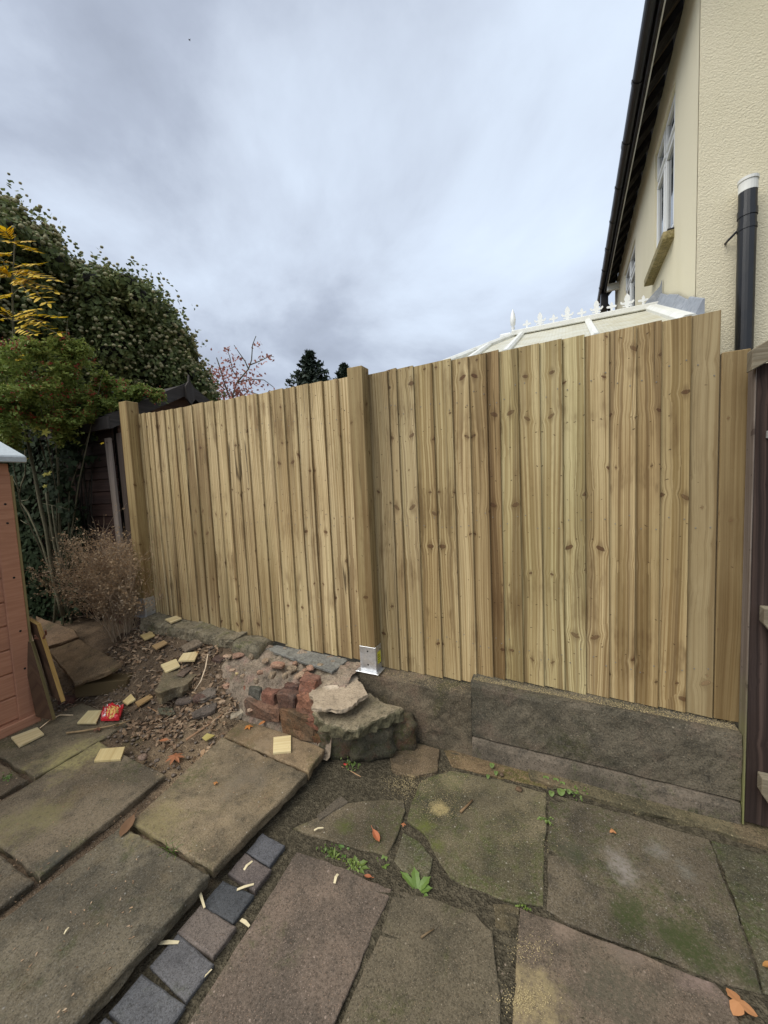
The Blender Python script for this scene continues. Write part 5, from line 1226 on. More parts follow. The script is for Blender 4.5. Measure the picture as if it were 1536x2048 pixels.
def compound(base, tip, mat, nl=6, L=.085, Wd=.034, nrm=(.15, -.42, .9)):
    """one feathery leaf: midrib with pairs of leaflets"""
    base, tip = Vector(base), Vector(tip)+Vector((random.uniform(-.02, .02), random.uniform(-.03, .03), random.uniform(-.03, .03))); nrm = Vector(nrm)+Vector((random.uniform(-.3, .3), random.uniform(-.25, .25), random.uniform(-.2, .3))); nrm = Vector(nrm).normalized(); ax = tip-base; ln = ax.length; ax.normalize(); sd_ = ax.cross(nrm).normalized()
    b = MB(); pts = [base+ax*ln*t+Vector((0, 0, -.12*ln*t*t+.03*ln)) for t in (0, .25, .5, .75, 1)]; b.tube(pts, .0016, 4, 1)
    def at_(t): i = min(3, int(t*4)); return pts[i].lerp(pts[i+1], t*4-i)
    for k in range(nl*2+1):
        if k == nl*2: o_, dr = at_(.999), ax
        else:
            t = .28+.68*(k//2)/max(1, nl-1); o_ = at_(min(t, .99)); dr = (ax*.75+sd_*(1 if k % 2 else -1)).normalized()
        l = L*random.uniform(.75, 1.1); w = Wd*random.uniform(.8, 1.15); s2 = dr.cross(nrm).normalized(); dn = Vector((random.uniform(-.2, .2), random.uniform(-.2, .2), -1))*l*random.uniform(-.05, .35)
        b.add([o_, o_+dr*l*.35+s2*w*.5, o_+dr*l*.7+s2*w*.38+dn*.6, o_+dr*l+dn, o_+dr*l*.7-s2*w*.38+dn*.6, o_+dr*l*.35-s2*w*.5], [(0, 1, 2, 3, 4, 5)])
    return b.build('leaf', [M[mat], M['bark']], sap)
for (x0, y0, x1, y1, Y) in ((28, 490, 58, 492, 1.80), (28, 486, 22, 470, 1.8), (26, 510, -6, 508, 1.8), (26, 545, 84, 515, 1.78), (26, 545, 74, 548, 1.80), (25, 560, -8, 548, 1.8), (26, 552, 104, 545, 1.77), (25, 560, 88, 583, 1.79), (25, 565, 108, 566, 1.80), (25, 590, -10, 600, 1.8), (28, 575, 58, 552, 1.82), (27, 642, 116, 616, 1.78), (27, 642, 82, 606, 1.80), (27, 645, 114, 642, 1.79), (26, 640, -10, 628, 1.8), (28, 660, 74, 658, 1.79), (34, 712, 56, 712, 1.79), (26, 530, -4, 540, 1.78)):
    compound(PL(x0, y0, 1.845), PL(x1, y1, Y), 'yellow')
    f_ = random.uniform(.45, .75); compound(PL(x0, y0, 1.845), PL(x0+(x1-x0)*f_, y0+(y1-y0)*f_+random.uniform(-16, 10), Y+random.uniform(-.08, .06)), 'yellow', 5, .07, .03)
b = MB()
for x0, y0, x1, y1, x2, y2 in ((26, 642, 60, 640, 75, 622), (25, 590, 40, 575, 62, 555), (25, 560, 14, 540, 5, 518), (26, 642, 14, 636, 0, 628)): b.tube([PL(x0, y0, 1.845), PL(x1, y1, 1.82), PL(x2, y2, 1.80)], .004, 5)
b.build('twigs', M['bark'], sap)
def bigleaf(c, s, nrm, mat, parent, name='leaf', rot=0.0, lobes=5):
    """a lobed leaf, gently folded"""
    c = Vector(c); nrm = Vector(nrm).normalized(); a = nrm.cross(Vector((.3, .1, 1))).normalized(); a = Matrix.Rotation(rot, 3, nrm) @ a; b_ = nrm.cross(a); ring = []
    for k in range(lobes*8):
        th = 2*math.pi*k/(lobes*8); r = s*(.72+.26*math.cos(th*lobes)+.07*math.cos(th*lobes*3)+.04*random.uniform(-1, 1)); ring.append(c+a*r*math.cos(th)+b_*r*math.sin(th)*.9-nrm*r*r/s*.25)
    n = len(ring); mb = MB(); mb.add([c]+ring, [(0, 1+k, 1+(k+1) % n) for k in range(n)]); return mb.build(name, M[mat], parent, None if parent else tuple(c))
for x, y, s, ro in ((20, 872, .05, 0), (38, 862, .045, 1), (8, 850, .04, 2), (72, 856, .05, .5), (90, 864, .045, 2.2), (30, 885, .04, 1.6), (8, 792, .035, .3), (14, 806, .032, 1.9), (2, 770, .03, .8), (44, 808, .03, 2.4), (55, 812, .026, .1), (6, 818, .03, 1.1), (90, 948, .03, .6), (98, 946, .026, 1.4), (89, 972, .022, .4), (54, 917, .022, .4), (204, 886, .020, .8)):
    bigleaf(PL(x, y, 1.80 if x < 200 else 2.1), s, (.3+.3*math.sin(x), -.8, .6+.3*math.cos(y)), 'limeleaf' if x < 200 else 'yellow', sap, rot=ro)

# dead brown shrub
ds = empty('dead_shrub', (-3.62, 1.98, .26), 'dried out brown twiggy shrub in front of the left fence post', 'shrub')
tw = MB(); DP = []; r_ = random.Random(12)
def grow(p, d, ln, r, lev):
    p = np.array(p); d = unit(np.array(d)); pts = [p]
    for k in range(3):
        d = unit(d+np.array((r_.gauss(0, .16), r_.gauss(0, .16), r_.gauss(.03, .12)))); pts.append(pts[-1]+d*ln/3)
    tw.tube(pts, [r, r*.85, r*.65, r*.4], 4 if lev < 2 else 3, cap=False)
    if lev >= 1:
        for k in range(r_.randrange(1, 4)): DP.append(pts[r_.randrange(1, 4)]+rng.normal(size=3)*.012)
    if lev < 3:
        for k in range((6, 5, 4)[lev]):
            i = r_.randrange(1, 4); grow(pts[i], d+np.array((r_.gauss(0, .55), r_.gauss(0, .5), r_.gauss(.15, .35))), ln*r_.uniform(.45, .7), r*.55, lev+1)
for k in range(36):
    a = r_.uniform(0, 6.28); t = r_.uniform(.15, 1.0)
    up = np.array((.44*math.cos(a)*t-.02, .36*math.sin(a)*t, 1.0))
    grow((-3.62+.08*math.cos(a), 1.98+.06*math.sin(a), .25), up, r_.uniform(.36, .58), .0055, 0)
tw.build('twigs', M['twig'], ds); DP = np.array(DP)
np_mesh('dry_leaves', leaves(DP, rng.normal(size=DP.shape), .022, .012, 5, .3), 5, M['dead'], ds)

# distant trees over the fence
rt = empty('red_leaved_tree', AT(480, 800, 13)*np.array((1, 1, 0)), 'sparse tree with dark red leaves beyond the shed roof', 'tree')
br = MB(); RP = []; r_ = random.Random(3)
def at_r(x, y, d=13.0): return AT(x, y, d)
def limb(pts, r): br.tube([at_r(*q) for q in pts], [r*(1-.75*i/len(pts)) for i in range(len(pts))], 5)
limb([(455, 850), (462, 800), (474, 765), (497, 738), (503, 720), (505, 690), (512, 672)], .03); limb([(497, 738), (490, 722), (478, 705), (468, 690)], .02); limb([(500, 730), (520, 722), (540, 712), (548, 714)], .02)
limb([(462, 800), (450, 770), (440, 735), (433, 715)], .03); limb([(474, 765), (500, 758), (528, 760), (548, 775)], .02); limb([(462, 800), (480, 780), (505, 785), (520, 790)], .02); limb([(450, 780), (430, 760), (420, 745)], .02); limb([(478, 760), (465, 740), (460, 715), (455, 700)], .018)
for (x, y, r, n) in ((450, 745, 26, 90), (430, 770, 22, 90), (470, 780, 28, 130), (465, 720, 16, 40), (495, 755, 24, 60), (520, 720, 14, 16), (515, 690, 9, 12), (540, 712, 8, 10), (455, 700, 10, 12), (520, 770, 18, 24), (440, 795, 24, 120), (490, 790, 20, 60), (425, 745, 12, 30)):
    for _ in range(n): RP.append(at_r(x+r_.gauss(0, r*.55), y+r_.gauss(0, r*.5), 13+r_.gauss(0, .4)))
br.build('branches', M['bark'], rt); RP = np.array(RP)
np_mesh('leaves', leaves(RP, rng.normal(size=RP.shape), .11, .07, 5, .3), 5, M['redleaf'], rt)
def conifer(x, ytop, ybot, halfw, dist, label, seed):
    top = AT(x, ytop, dist); bot = AT(x, ybot, dist); H = top[2]-bot[2]; Wd = halfw*dist/FPX
    t_ = empty('conifer', (top[0], top[1], 0), label, 'tree', 'conifers far beyond the fence')
    b = MB(); b.tube([(top[0], top[1], -.1), tuple(top)], [.22, .02], 7); b.build('trunk', M['darkbark'], t_)
    r = random.Random(seed); P_, N_, = [], []
    for k in range(120):
        f = r.random()**.8; z = top[2]-H*1.25*f; ln = Wd*(.10+1.0*f)*r.uniform(.7, 1.15); a = r.uniform(0, 6.28); dr = np.array((math.cos(a), math.sin(a), .25-.45*f))
        for m in range(26): 
            t = r.random(); P_.append(np.array((top[0], top[1], z))+dr*ln*t+np.array((0, 0, .18*ln*t*t))+rng.normal(size=3)*.06*(1.3-t)*ln); N_.append(rng.normal(size=3)+np.array((0, 0, 1)))
    P_ = np.array(P_); np_mesh('needle_sprays', leaves(P_, np.array(N_), .42*dist/26, .13*dist/26, 4, .2), 4, M['conifer'], t_)
conifer(619, 704, 775, 46, 26, 'larger dark conifer beyond the fence', 2); conifer(688, 730, 765, 22, 34, 'smaller conifer just left of the middle fence post', 6)
yb = empty('yellow_bush', AT(640, 790, 15)*np.array((1, 1, 0)), 'yellow bush top just showing over the fence', 'shrub')
ybb = px_blobs([(645, 778, 14), (618, 784, 10), (632, 782, 12)], 14, .3, 4, 2); p, d = blob_points(ybb, 1400, (.6, 1.1), False); np_mesh('leaves', leaves(p, d+rng.normal(size=p.shape)*.5, .10, .06, 5, .2), 5, M['limeleaf'], yb)
b = MB(); c_ = AT(635, 785, 14); b.tube([(c_[0], c_[1], 0), tuple(c_)], [.06, .02], 6); b.build('trunk', M['bark'], yb)

# ------------------------------------------------------------------ offcuts, packet, slivers, leaves, weeds
def offcut(pts, label, seed, z=None, dz=.004, th=.013, color=(1, 1, 1), mat='offcut'):
    H = [hit(x, y) for x, y in pts] if z is None else None
    if z is None: zc = sum(h[2] for h in H)/len(H); ring = [Vector(G(x, y, zc+.7*(h[2]-zc)+dz+th)) for (x, y), h in zip(pts, H)]
    else: ring = [Vector(G(x, y, z+th)) for x, y in pts]
    ax = (ring[1]-ring[0]).normalized(); c = sum(ring, Vector())/len(ring); low = [v-Vector((0, 0, th)) for v in ring]; vs = ring+low; n = len(ring)
    fs = [tuple(range(n)), tuple(reversed(range(n, 2*n)))]+[(k, n+k, n+(k+1) % n, (k+1) % n) for k in range(n)]
    def U(v): r = v-c; return ((r-ax*r.dot(ax)).length*(1 if (r.cross(ax)).z > 0 else -1)+seed*2.3, r.dot(ax)+seed)
    o = MB().add(vs, fs, [[U(vs[i]) for i in f] for f in fs]).build('wood_offcut', M[mat], None, (c.x, c.y, c.z-th), bevel=.0012, weld=True); o.color = (*color, 1)
    return tag(o, label, 'wood offcut', 'pale timber offcuts')
offcut([(330, 1238), (352, 1231), (364, 1236), (342, 1245)], 'pale offcut on the mossy kerb under the left boards', 1, .470)
offcut([(356, 1321), (366, 1306), (398, 1302), (389, 1320)], 'upper of two overlapping pale offcuts above the broken slab', 2, None, .02)
offcut([(321, 1329), (352, 1317), (360, 1331), (331, 1344)], 'lower of two overlapping pale offcuts above the broken slab', 3, None, .012, color=(1.02, 1.02, .98))
offcut([(154, 1445), (176, 1421), (204, 1420), (192, 1445)], 'square pale offcut touching the red packet', 4, ZT, color=(1.0, 1.03, 1.0))
offcut([(22, 1474), (75, 1454), (88, 1467), (38, 1492)], 'long pale offcut beside the foot of the pink shed', 5, ZT)
offcut([(188, 1521), (201, 1497), (250, 1493), (241, 1518)], 'pale offcut lying alone on the second row of terrace slabs', 6, ZT, color=(.96, .93, .82))
offcut([(547, 1474), (582, 1470), (582, 1502), (546, 1505)], 'square pale offcut at the foot of the brick stub', 7, ZT, color=(1.05, 1.04, 1.0))
offcut([(470, 1336), (497, 1328), (499, 1338), (471, 1348)], 'small pale offcut on top of the brick stub', 8, .300, color=(.95, .9, .8))
offcut([(280, 1270), (304, 1263), (310, 1270), (289, 1279)], 'dirty yellow offcut beside the dead shrub', 9, None, .012, .012, (.68, .62, .48))
offcut([(303, 1291), (328, 1280), (335, 1285), (312, 1298)], 'greyish offcut on dark soil right of the dead shrub', 10, None, .012, .012, (.58, .48, .42))
offcut([(245, 1402), (262, 1387), (271, 1398), (254, 1408)], 'wedge shaped pale chip above the red packet', 11, None, .012, .012, (1.05, 1.0, .85))
offcut([(404, 1475), (414, 1466), (430, 1470), (412, 1481)], 'yellowish wood chip on the sandy soil below the stone flakes', 12, ZT-.01, .004, .007, (.75, .78, .5))
offcut([(270, 1404), (300, 1388), (306, 1393), (276, 1412)], 'narrow brownish stick of wood by the broken slab', 13, None, .01, .012, (.55, .42, .32))
# red packet
pk = empty('red_packet', G(222, 1427, ZT), 'crumpled shiny red packet with yellow and white print beside a pale offcut', 'packet')
def crump(u, v): return .024*fbm((u*2, v*2, 5), 1.6, 3)+.018*fbm((u*6, v*6, 1), 1, 3)
A_, B_, C__, D_ = [np.array(G(x, y, ZT+.02)) for x, y in ((201, 1437), (207, 1410), (248, 1409), (238, 1436))]
def pkpt(u, v, h=0): return A_*(1-u)*(1-v)+D_*u*(1-v)+B_*(1-u)*v+C__*u*v+np.array((0, 0, crump(u, v)+.014*math.sin(math.pi*u)**.5*math.sin(math.pi*v)**.5+h))
n = 16; vs = [pkpt(i/n, j/n) for i in range(n+1) for j in range(n+1)]+[pkpt(i/n, j/n)*np.array((1, 1, 0))+np.array((0, 0, ZT+.002)) for i in range(n+1) for j in range(n+1)]
m = (n+1)**2; fs = []
for i in range(n):
    for j in range(n): a = i*(n+1)+j; fs += [(a, a+n+1, a+n+2, a+1), (m+a, m+a+1, m+a+n+2, m+a+n+1)]
for i in range(n):
    for a, b_ in ((i, i+1), (n*(n+1)+i+1, n*(n+1)+i), ((i+1)*(n+1), i*(n+1)), (i*(n+1)+n, (i+1)*(n+1)+n)): fs.append((a, b_, m+b_, m+a))
MB().add(vs, fs).build('wrapper', M['redfoil'], pk, weld=True)
def patch(name, pred, mat, h, N=26):
    vs = [pkpt(i/N, j/N, h) for i in range(N+1) for j in range(N+1)]; fs = [(i*(N+1)+j, (i+1)*(N+1)+j, (i+1)*(N+1)+j+1, i*(N+1)+j+1) for i in range(N) for j in range(N) if pred((i+.5)/N, (j+.5)/N)]
    MB().add(vs, fs).build(name, M[mat], pk)
patch('yellow_print', lambda u, v: ((u-.58)/.30)**2+((v-.36)/.36)**2 < 1+.3*math.sin(u*30)*math.sin(v*27), 'yellowprint', .0016)
patch('white_print', lambda u, v: (.07 < u < .24 and .12 < v < .92 and math.sin(v*34)+math.sin(u*60+v*9) > .25) or (.62 < u < .93 and .80 < v < .94 and math.sin(u*48) > -.1), 'whiteprint', .0022)
patch('red_print', lambda u, v: abs(((u-.58)/.20)**2+((v-.36)/.24)**2-.8) < .16 or (abs(u-.58) < .09 and abs(v-.36) < .03), 'redfoil', .0028)
# pale slivers of planed wood
def sliver(pts, z, wd, label, mat='chip'):
    P_ = [Vector(G(x, y, z+.004)) for x, y in pts]; mb = MB(); vs = []; n = len(P_)
    for i, p in enumerate(P_):
        t = (P_[min(i+1, n-1)]-P_[max(i-1, 0)]).normalized(); s_ = Vector((-t.y, t.x, 0)); w = wd*random.uniform(.6, .95)*(.4+.6*math.sin(math.pi*(i+.6)/(n+.2)))
        hz = Vector((0, 0, .004+.006*math.sin(i*1.3))); vs += [p-s_*w/2+hz, p+s_*w/2+hz, p+s_*w/2+hz-Vector((0, 0, .002)), p-s_*w/2+hz-Vector((0, 0, .002))]
    fs = [(0, 1, 2, 3), (n*4-1, n*4-2, n*4-3, n*4-4)]+[(i*4+k, (i+1)*4+k, (i+1)*4+(k+1) % 4, i*4+(k+1) % 4) for i in range(n-1) for k in range(4)]
    o = mb.add(vs, fs).build('wood_sliver', M[mat], None, tuple(P_[n//2])); return tag(o, label, 'wood sliver', 'pale wood slivers')
sliver([(385, 1748), (392, 1766), (399, 1785), (409, 1815)], .02, .014, 'longest curved sliver leaning over the terrace edge')
sliver([(487, 1743), (494, 1735), (505, 1725)], .004, .014, 'sliver on the blue edging brick farthest from the camera')
sliver([(474, 1781), (488, 1778), (508, 1771)], .004, .013, 'tapered sliver on the reddish edging brick')
sliver([(316, 1888), (335, 1889), (358, 1888)], .0, .014, 'straight sliver across the pale pinkish edging brick')
sliver([(482, 1841), (490, 1848), (499, 1856)], .0, .016, 'short sliver at the left edge of the pinkish slab')
sliver([(669, 1768), (672, 1758), (676, 1751)], .004, .014, 'sliver lying on top of the pinkish slab')
sliver([(628, 1662), (636, 1660), (647, 1658)], .004, .011, 'sliver on the triangular mossy slab')
sliver([(430, 1914), (440, 1903), (449, 1890)], -.01, .008, 'thin sliver in the soil gap beside the edging bricks')
sliver([(400, 1966), (412, 1955), (424, 1942)], -.01, .006, 'thinnest stick in the soil gap by the edging bricks')
sliver([(128, 1870), (133, 1865), (138, 1858)], ZT, .007, 'tiny sliver on the big dark terrace slab')
def fallen(x, y, s, z, color, label, rot=0., lobes=5, nrm=(0, .1, 1), shape='lobed'):
    c = Vector(G(x, y, z+.012))
    if shape == 'lobed': o = bigleaf(c, s, nrm, 'fallen', None, 'fallen_leaf', rot, lobes)
    else:
        a = Vector((math.cos(rot), math.sin(rot), 0)); b_ = Vector((-a.y, a.x, 0)); ring = [(-1, 0), (-.6, .32), (-.1, .45), (.4, .36), (1, 0), (.4, -.36), (-.1, -.45), (-.6, -.32)]
        mb = MB(); mb.add([c+Vector((0, 0, -.006))]+[c+a*s*u+b_*s*v+Vector((0, 0, .012*v*v*s*20+.004*u)) for u, v in ring], [(0, 1+k, 1+(k+1) % 8) for k in range(8)]); mb.tube([c+a*s*.95, c+a*s*1.5+Vector((0, 0, .006))], .0012, 4); o = mb.build('fallen_leaf', M['fallen'], None, tuple(c))
    o.color = (*color, 1); return tag(o, label, 'leaf', 'fallen leaves')
fallen(255, 1650, .055, ZT, (.42, .42, .42), 'big curled grey brown leaf on the slab joint', 2.1, shape='oval')
fallen(350, 1512, .055, ZT-.01, (.85, .62, .55), 'notched orange brown leaf on sandy soil', .9, 7)
fallen(328, 1480, .032, ZT-.005, (.9, .62, .5), 'narrow orange leaf above the notched leaf', .3, shape='oval')
fallen(1478, 2004, .042, .0, (1.15, .98, .8), 'large pale orange curled leaf at the bottom right corner', .4, 3)
fallen(1225, 1661, .016, 0, (1.2, 1.0, .8), 'small pale orange leaf on the dark right slab', .2, 3)
fallen(1322, 1594, .018, .02, (1.2, .95, .8), 'tiny orange leaf on the mossy kerb stones', .8, 5)
fallen(752, 1670, .032, .005, (1.0, .6, .5), 'rusty twisted leaf on the triangular mossy slab', 2.5, shape='oval')
fallen(807, 1648, .013, .0, (1.0, .7, .6), 'tiny rusty leaf at the tip of the kite shaped stone', .2, 4)
fallen(497, 1452, .030, ZT, (1.25, .85, .35), 'bright orange leaf at the foot of the brick stub', .4, 5)
fallen(525, 1445, .028, ZT, (1.1, .8, .5), 'tan leaf wedged against the lowest brick', 1.2, shape='oval')
fallen(736, 1752, .018, .0, (.8, .5, .4), 'brown leaf scrap below the weeds in the joint', 0, shape='oval')
fallen(431, 1565, .014, ZT, (1.1, .85, .5), 'tan leaf scrap on the scuffed terrace slab', .5, 4)
fallen(1536, 1928, .018, 0, (.9, .8, .45), 'pale yellow leaf on the mossy slab at the right picture edge', .5, shape='oval')
fallen(196, 1456, .030, ZT, (.40, .32, .36), 'dull purple leaf below the red packet', .8, 5)
fallen(232, 1420+30, .028, ZT, (.16, .22, .14), 'dark green leaf right beside the red packet', .3, shape='oval')

def leafblade(mb, base, dr, up, L, Wd, teeth=False, arch=.4):
    """one blade-shaped leaf with a fold along its midrib"""
    base, dr, up = Vector(base), Vector(dr).normalized(), Vector(up).normalized(); s_ = dr.cross(up).normalized(); n = 7; vs = []
    for i in range(n+1):
        t = i/n; w = Wd*.5*(math.sin(math.pi*min(1, t*.92+.06))**.8)*(1+(.22 if teeth and i % 2 else 0))*(.55+.75*t if t < .75 else 1.1*(1.02-t)*4)
        c = base+dr*L*t+up*L*arch*(t-t*t*1.1); vs += [c-s_*w+up*w*.25, c, c+s_*w+up*w*.25]
    fs = []
    for i in range(n): a = i*3; fs += [(a, a+3, a+4, a+1), (a+1, a+4, a+5, a+2)]
    mb.add(vs, fs)
def weed(name, px, z, label, group, spec, seed, color=(1, 1, 1)):
    """spec: list of (angle, length, width, rise)"""
    c = Vector(G(px[0], px[1], z)); root = empty(name, c, label, 'weed', group); r = random.Random(seed)
    for a, L, Wd, up in spec:
        L *= .78; Wd *= .72; mb = MB(); d = Vector((math.cos(a), math.sin(a), up)); leafblade(mb, c, d, Vector((-math.cos(a)*up, -math.sin(a)*up, 1)), L, Wd, True); o = mb.build('leaf', M['weed'], root); o.color = (*color, 1)
    return root
weed('dandelion', (835, 1788), -.02, 'young dandelion rosette in the joint beside the kite shaped stone', None, ((2.75, .125, .034, .25), (2.1, .105, .042, .5), (1.55, .05, .03, .6), (1.05, .095, .040, .45), (.5, .08, .036, .35), (.0, .06, .03, .3)), 1, (1.0, 1.05, .95))
weed('joint_weed', (712, 1738), -.02, 'leafy weed clump in the middle of the joint', 'weeds in the patio joint', ((2.9, .07, .022, .3), (2.2, .06, .024, .5), (.2, .08, .022, .25), (.7, .07, .03, .4), (-.3, .07, .02, .3), (-1.2, .05, .02, .3), (3.6, .06, .02, .3)), 2, (1.0, .95, .9))
weed('joint_weed', (765, 1730), -.02, 'round leaved weed at the right end of the joint', 'weeds in the patio joint', ((2.6, .05, .035, .3), (1.5, .05, .035, .5), (.3, .05, .036, .3), (-.6, .04, .03, .3)), 3, (1.05, 1.05, .95))
weed('joint_weed', (690, 1706), -.02, 'weed with a serrated leaf under the triangular slab', 'weeds in the patio joint', ((2.8, .06, .028, .3), (.9, .035, .02, .6), (-1.2, .06, .026, .2)), 4, (.75, .9, .8))
weed('joint_weed', (668, 1722), -.02, 'wispy pale weed at the left end of the joint', 'weeds in the patio joint', ((2.8, .05, .012, .6), (2.0, .06, .010, .9), (.9, .05, .012, .8), (.1, .05, .012, .5), (3.6, .05, .012, .4)), 5, (1.1, 1.0, .7))
def fern_moss(px, z, n, s, label, nm, seed, color=(1, 1, 1)):
    c = np.array(G(px[0], px[1], z)); root = empty(nm, c, label, 'weed', 'weeds in the patio joint'); r = np.random.default_rng(seed)
    p = c+np.stack([r.normal(size=n)*s, r.normal(size=n)*s*.6, np.abs(r.normal(size=n))*s*.45], 1); o = np_mesh('leaves', leaves(p, r.normal(size=p.shape)*.5+np.array((0, -.3, 1)), .014, .008, 5, .2), 5, M['weed'], root); o.color = (*color, 1)
    b = MB()
    for k in range(8): b.tube([tuple(c), tuple(p[k*3 % n])], .0008, 3)
    b.build('stems', M['bark'], root)
fern_moss((706, 1736), -.015, 160, .018, 'bright green feathery moss cushion among the joint weeds', 'moss_cushion', 4, (1.25, 1.15, .9))
fern_moss((660, 1708), -.015, 90, .022, 'straggling green sprig at the left of the joint weeds', 'weed_sprig', 6, (.8, .8, .7))
fern_moss((1043, 1812), -.012, 20, .012, 'tiny sprig beside the kite shaped stone and middle slab', 'weed_sprig', 9, (1, 1, .8))
fern_moss((1094, 1642), 0, 26, .016, 'tiny sprig across the joint of the mossy slabs', 'weed_sprig', 8, (1, 1, .8))
fern_moss((18, 1556), ZT, 40, .024, 'pale green seedling near the left picture edge', 'weed_sprig', 10, (.7, .85, .7))
fern_moss((1155, 1590), 0, 40, .030, 'thin trailing sprig at the foot of the kerb', 'weed_sprig', 11, (.85, .9, .7))
fern_moss((700, 1530), -.01, 60, .030, 'low green sprigs in the soil corner below the ledge', 'weed_sprig', 12, (.8, .85, .7))
def clover(px, z, label, spots, seed):
    c = Vector(G(px[0], px[1], z)); root = empty('round_leaf_weed', c, label, 'weed', 'round leaved weeds at the kerb')
    for x, y, s in spots:
        q = Vector(G(x, y, z+.015)); st_ = MB(); st_.tube([c, c.lerp(q, .6)+Vector((0, 0, .012)), q], .001, 4); st_.build('stalk', M['bark'], root)
        mb = MB(); n = 12; ring = [q+Vector((s*math.cos(2*math.pi*k/n), s*.9*math.sin(2*math.pi*k/n), .004*math.cos(4*math.pi*k/n)+.006*math.sin(2*math.pi*k/n))) for k in range(n)]
        mb.add([q-Vector((0, 0, .003))]+ring, [(0, 1+k, 1+(k+1) % n) for k in range(n)]); mb.build('leaf', M['weed'], root)
clover((1110, 1578), .0, 'larger cluster of round green leaves at the foot of the kerb', ((1092, 1556, .014), (1112, 1560, .013), (1125, 1567, .012), (1103, 1586, .013), (1122, 1583, .018), (1100, 1537, .010), (1138, 1582, .010)), 1)
clover((984, 1540), .0, 'smaller pair of round green leaves left along the kerb', ((984, 1530, .013), (992, 1545, .010), (976, 1552, .009)), 2)
clover((745, 1505), .0, 'lone round green leaf under the wedge shaped ledge', ((748, 1500, .016), (757, 1492, .010)), 3)
gt_ = empty('grass_tuft', G(343, 1706, ZT-.01), 'little grass tuft in the terrace slab joint', 'grass'); b = MB()
for k in range(14): a = k*.9; c = Vector(G(343+k*2-14, 1706+k-7, ZT-.02)); b.tube([c, c+Vector((.02*math.cos(a), .02*math.sin(a), .02)), c+Vector((.045*math.cos(a), .045*math.sin(a), .022))], [.0016, .0012, .0004], 3)
b.build('blades', M['weed'], gt_)
# twigs and sticks
def stick(pts, r, label, mat='twig', color=(1, 1, 1), lift=.006, Z=None):
    P_ = [np.array(hit(x, y))+np.array((0, 0, lift)) if Z is None else np.array(G(x, y, Z+lift)) for x, y in pts]
    b = MB(); b.tube(P_, [r*(1-.4*i/len(P_)) for i in range(len(P_))], 6); o = b.build('stick', M[mat], None, tuple(P_[len(P_)//2]), smooth=True); o.color = (*color, 1); return tag(o, label, 'stick', 'dead sticks on the ground')
stick([(417, 1322), (412, 1350), (403, 1376), (390, 1396)], .005, 'pale bare stick leaning between broken slab and brick stub', color=(1.6, 1.7, 1.8), lift=.05)
stick([(372, 1482), (405, 1460), (436, 1438), (446, 1430)], .008, 'thick brown stick on sandy soil in front of the brick stub', color=(.75, .6, .5))
stick([(133, 1466), (165, 1462), (200, 1456), (240, 1448), (262, 1440)], .006, 'long brown root across the terrace slab', color=(.7, .65, .5), Z=ZT)
stick([(283, 1490), (295, 1470), (312, 1455), (330, 1446)], .003, 'thin curved root end on the sandy soil', color=(1.1, .95, .8))
stick([(296, 1416), (312, 1424), (322, 1436), (318, 1448), (300, 1450)], .004, 'hooked root loop below the broken slab', color=(.9, .7, .55))
stick([(80, 1456), (100, 1440), (120, 1430), (146, 1430)], .003, 'thin white cord end beside the pink shed base', color=(2.1, 2.1, 2.0), Z=ZT)
stick([(683, 1534), (705, 1545), (722, 1554)], .005, 'short stick on the soil below the ledge', color=(1.1, .9, .7), Z=-.02)
stick([(645, 1492), (655, 1508), (664, 1518)], .003, 'bent straw at the terrace corner', color=(1.4, 1.2, .7), Z=-.01)
stick([(921, 1624), (936, 1610), (945, 1600)], .006, 'dark flat stick on the mossy middle slab', color=(.45, .38, .28), Z=.0)
stick([(842, 1875), (855, 1866), (868, 1858)], .0035, 'dark twig on the grey aggregate slab', color=(.35, .32, .25), Z=.0)
b = MB(); q = np.array(G(691, 1531, -.01)); b.box(tuple(q+np.array((0, 0, .006))), (.022, .012, .008), Matrix.Rotation(.5, 3, 'Z')); o = b.build('red_scrap', M['redfoil'], None, tuple(q), bevel=.002); tag(o, 'tiny bright red plastic scrap in the soil corner', 'plastic scrap')

# ------------------------------------------------------------------ uncountable litter: stuff
def scatter(n, area, fn):
    (x0, x1), (y0, y1) = area; X = rng.uniform(x0, x1, n); Y = rng.uniform(y0, y1, n); k = np.array([rng.random() < fn(x, y) for x, y in zip(X, Y)]); X, Y = X[k], Y[k]
    return np.stack([X, Y, [bank(x, y) for x, y in zip(X, Y)]], 1)
p = scatter(2600, ((-3.5, -1.6), (1.35, 2.05)), lambda x, y: max(0, min(1, .5+1.2*fbm((x, y, 9), 3, 3)+.7*math.exp(-((x+2.3)**2+(y-1.62)**2)/.05)-.25*(x < -2.9))))
p[:, 2] += .016; nor = np.array((0, 0, 1))+rng.normal(size=p.shape)*.5
tag(np_mesh('leaf_litter', leaves(p, nor, .040, .022, 6, .5), 6, M['litter'], None, (-2.5, 1.7, .1)), kind='stuff')
tag(bpy.data.objects['leaf_litter'], 'brown leaf litter strewn over the soil bank', 'leaf litter')
b = MB(); r_ = random.Random(8)
for q in scatter(420, ((-3.5, -1.6), (1.35, 2.05)), lambda x, y: .8):
    a = r_.uniform(0, 6.28); l = r_.uniform(.008, .040); d_ = Vector((math.cos(a)*l, math.sin(a)*l, 0)); v = Vector(q)+Vector((0, 0, .014)); b.tube([v-d_, v+Vector((0, 0, r_.uniform(0, .015))), v+d_], r_.uniform(.0007, .0022), 3)
o = b.build('twig_litter', M['twig'], None, (-2.5, 1.7, .1)); tag(o, 'small broken twigs strewn over the soil bank', 'twig litter', kind='stuff')
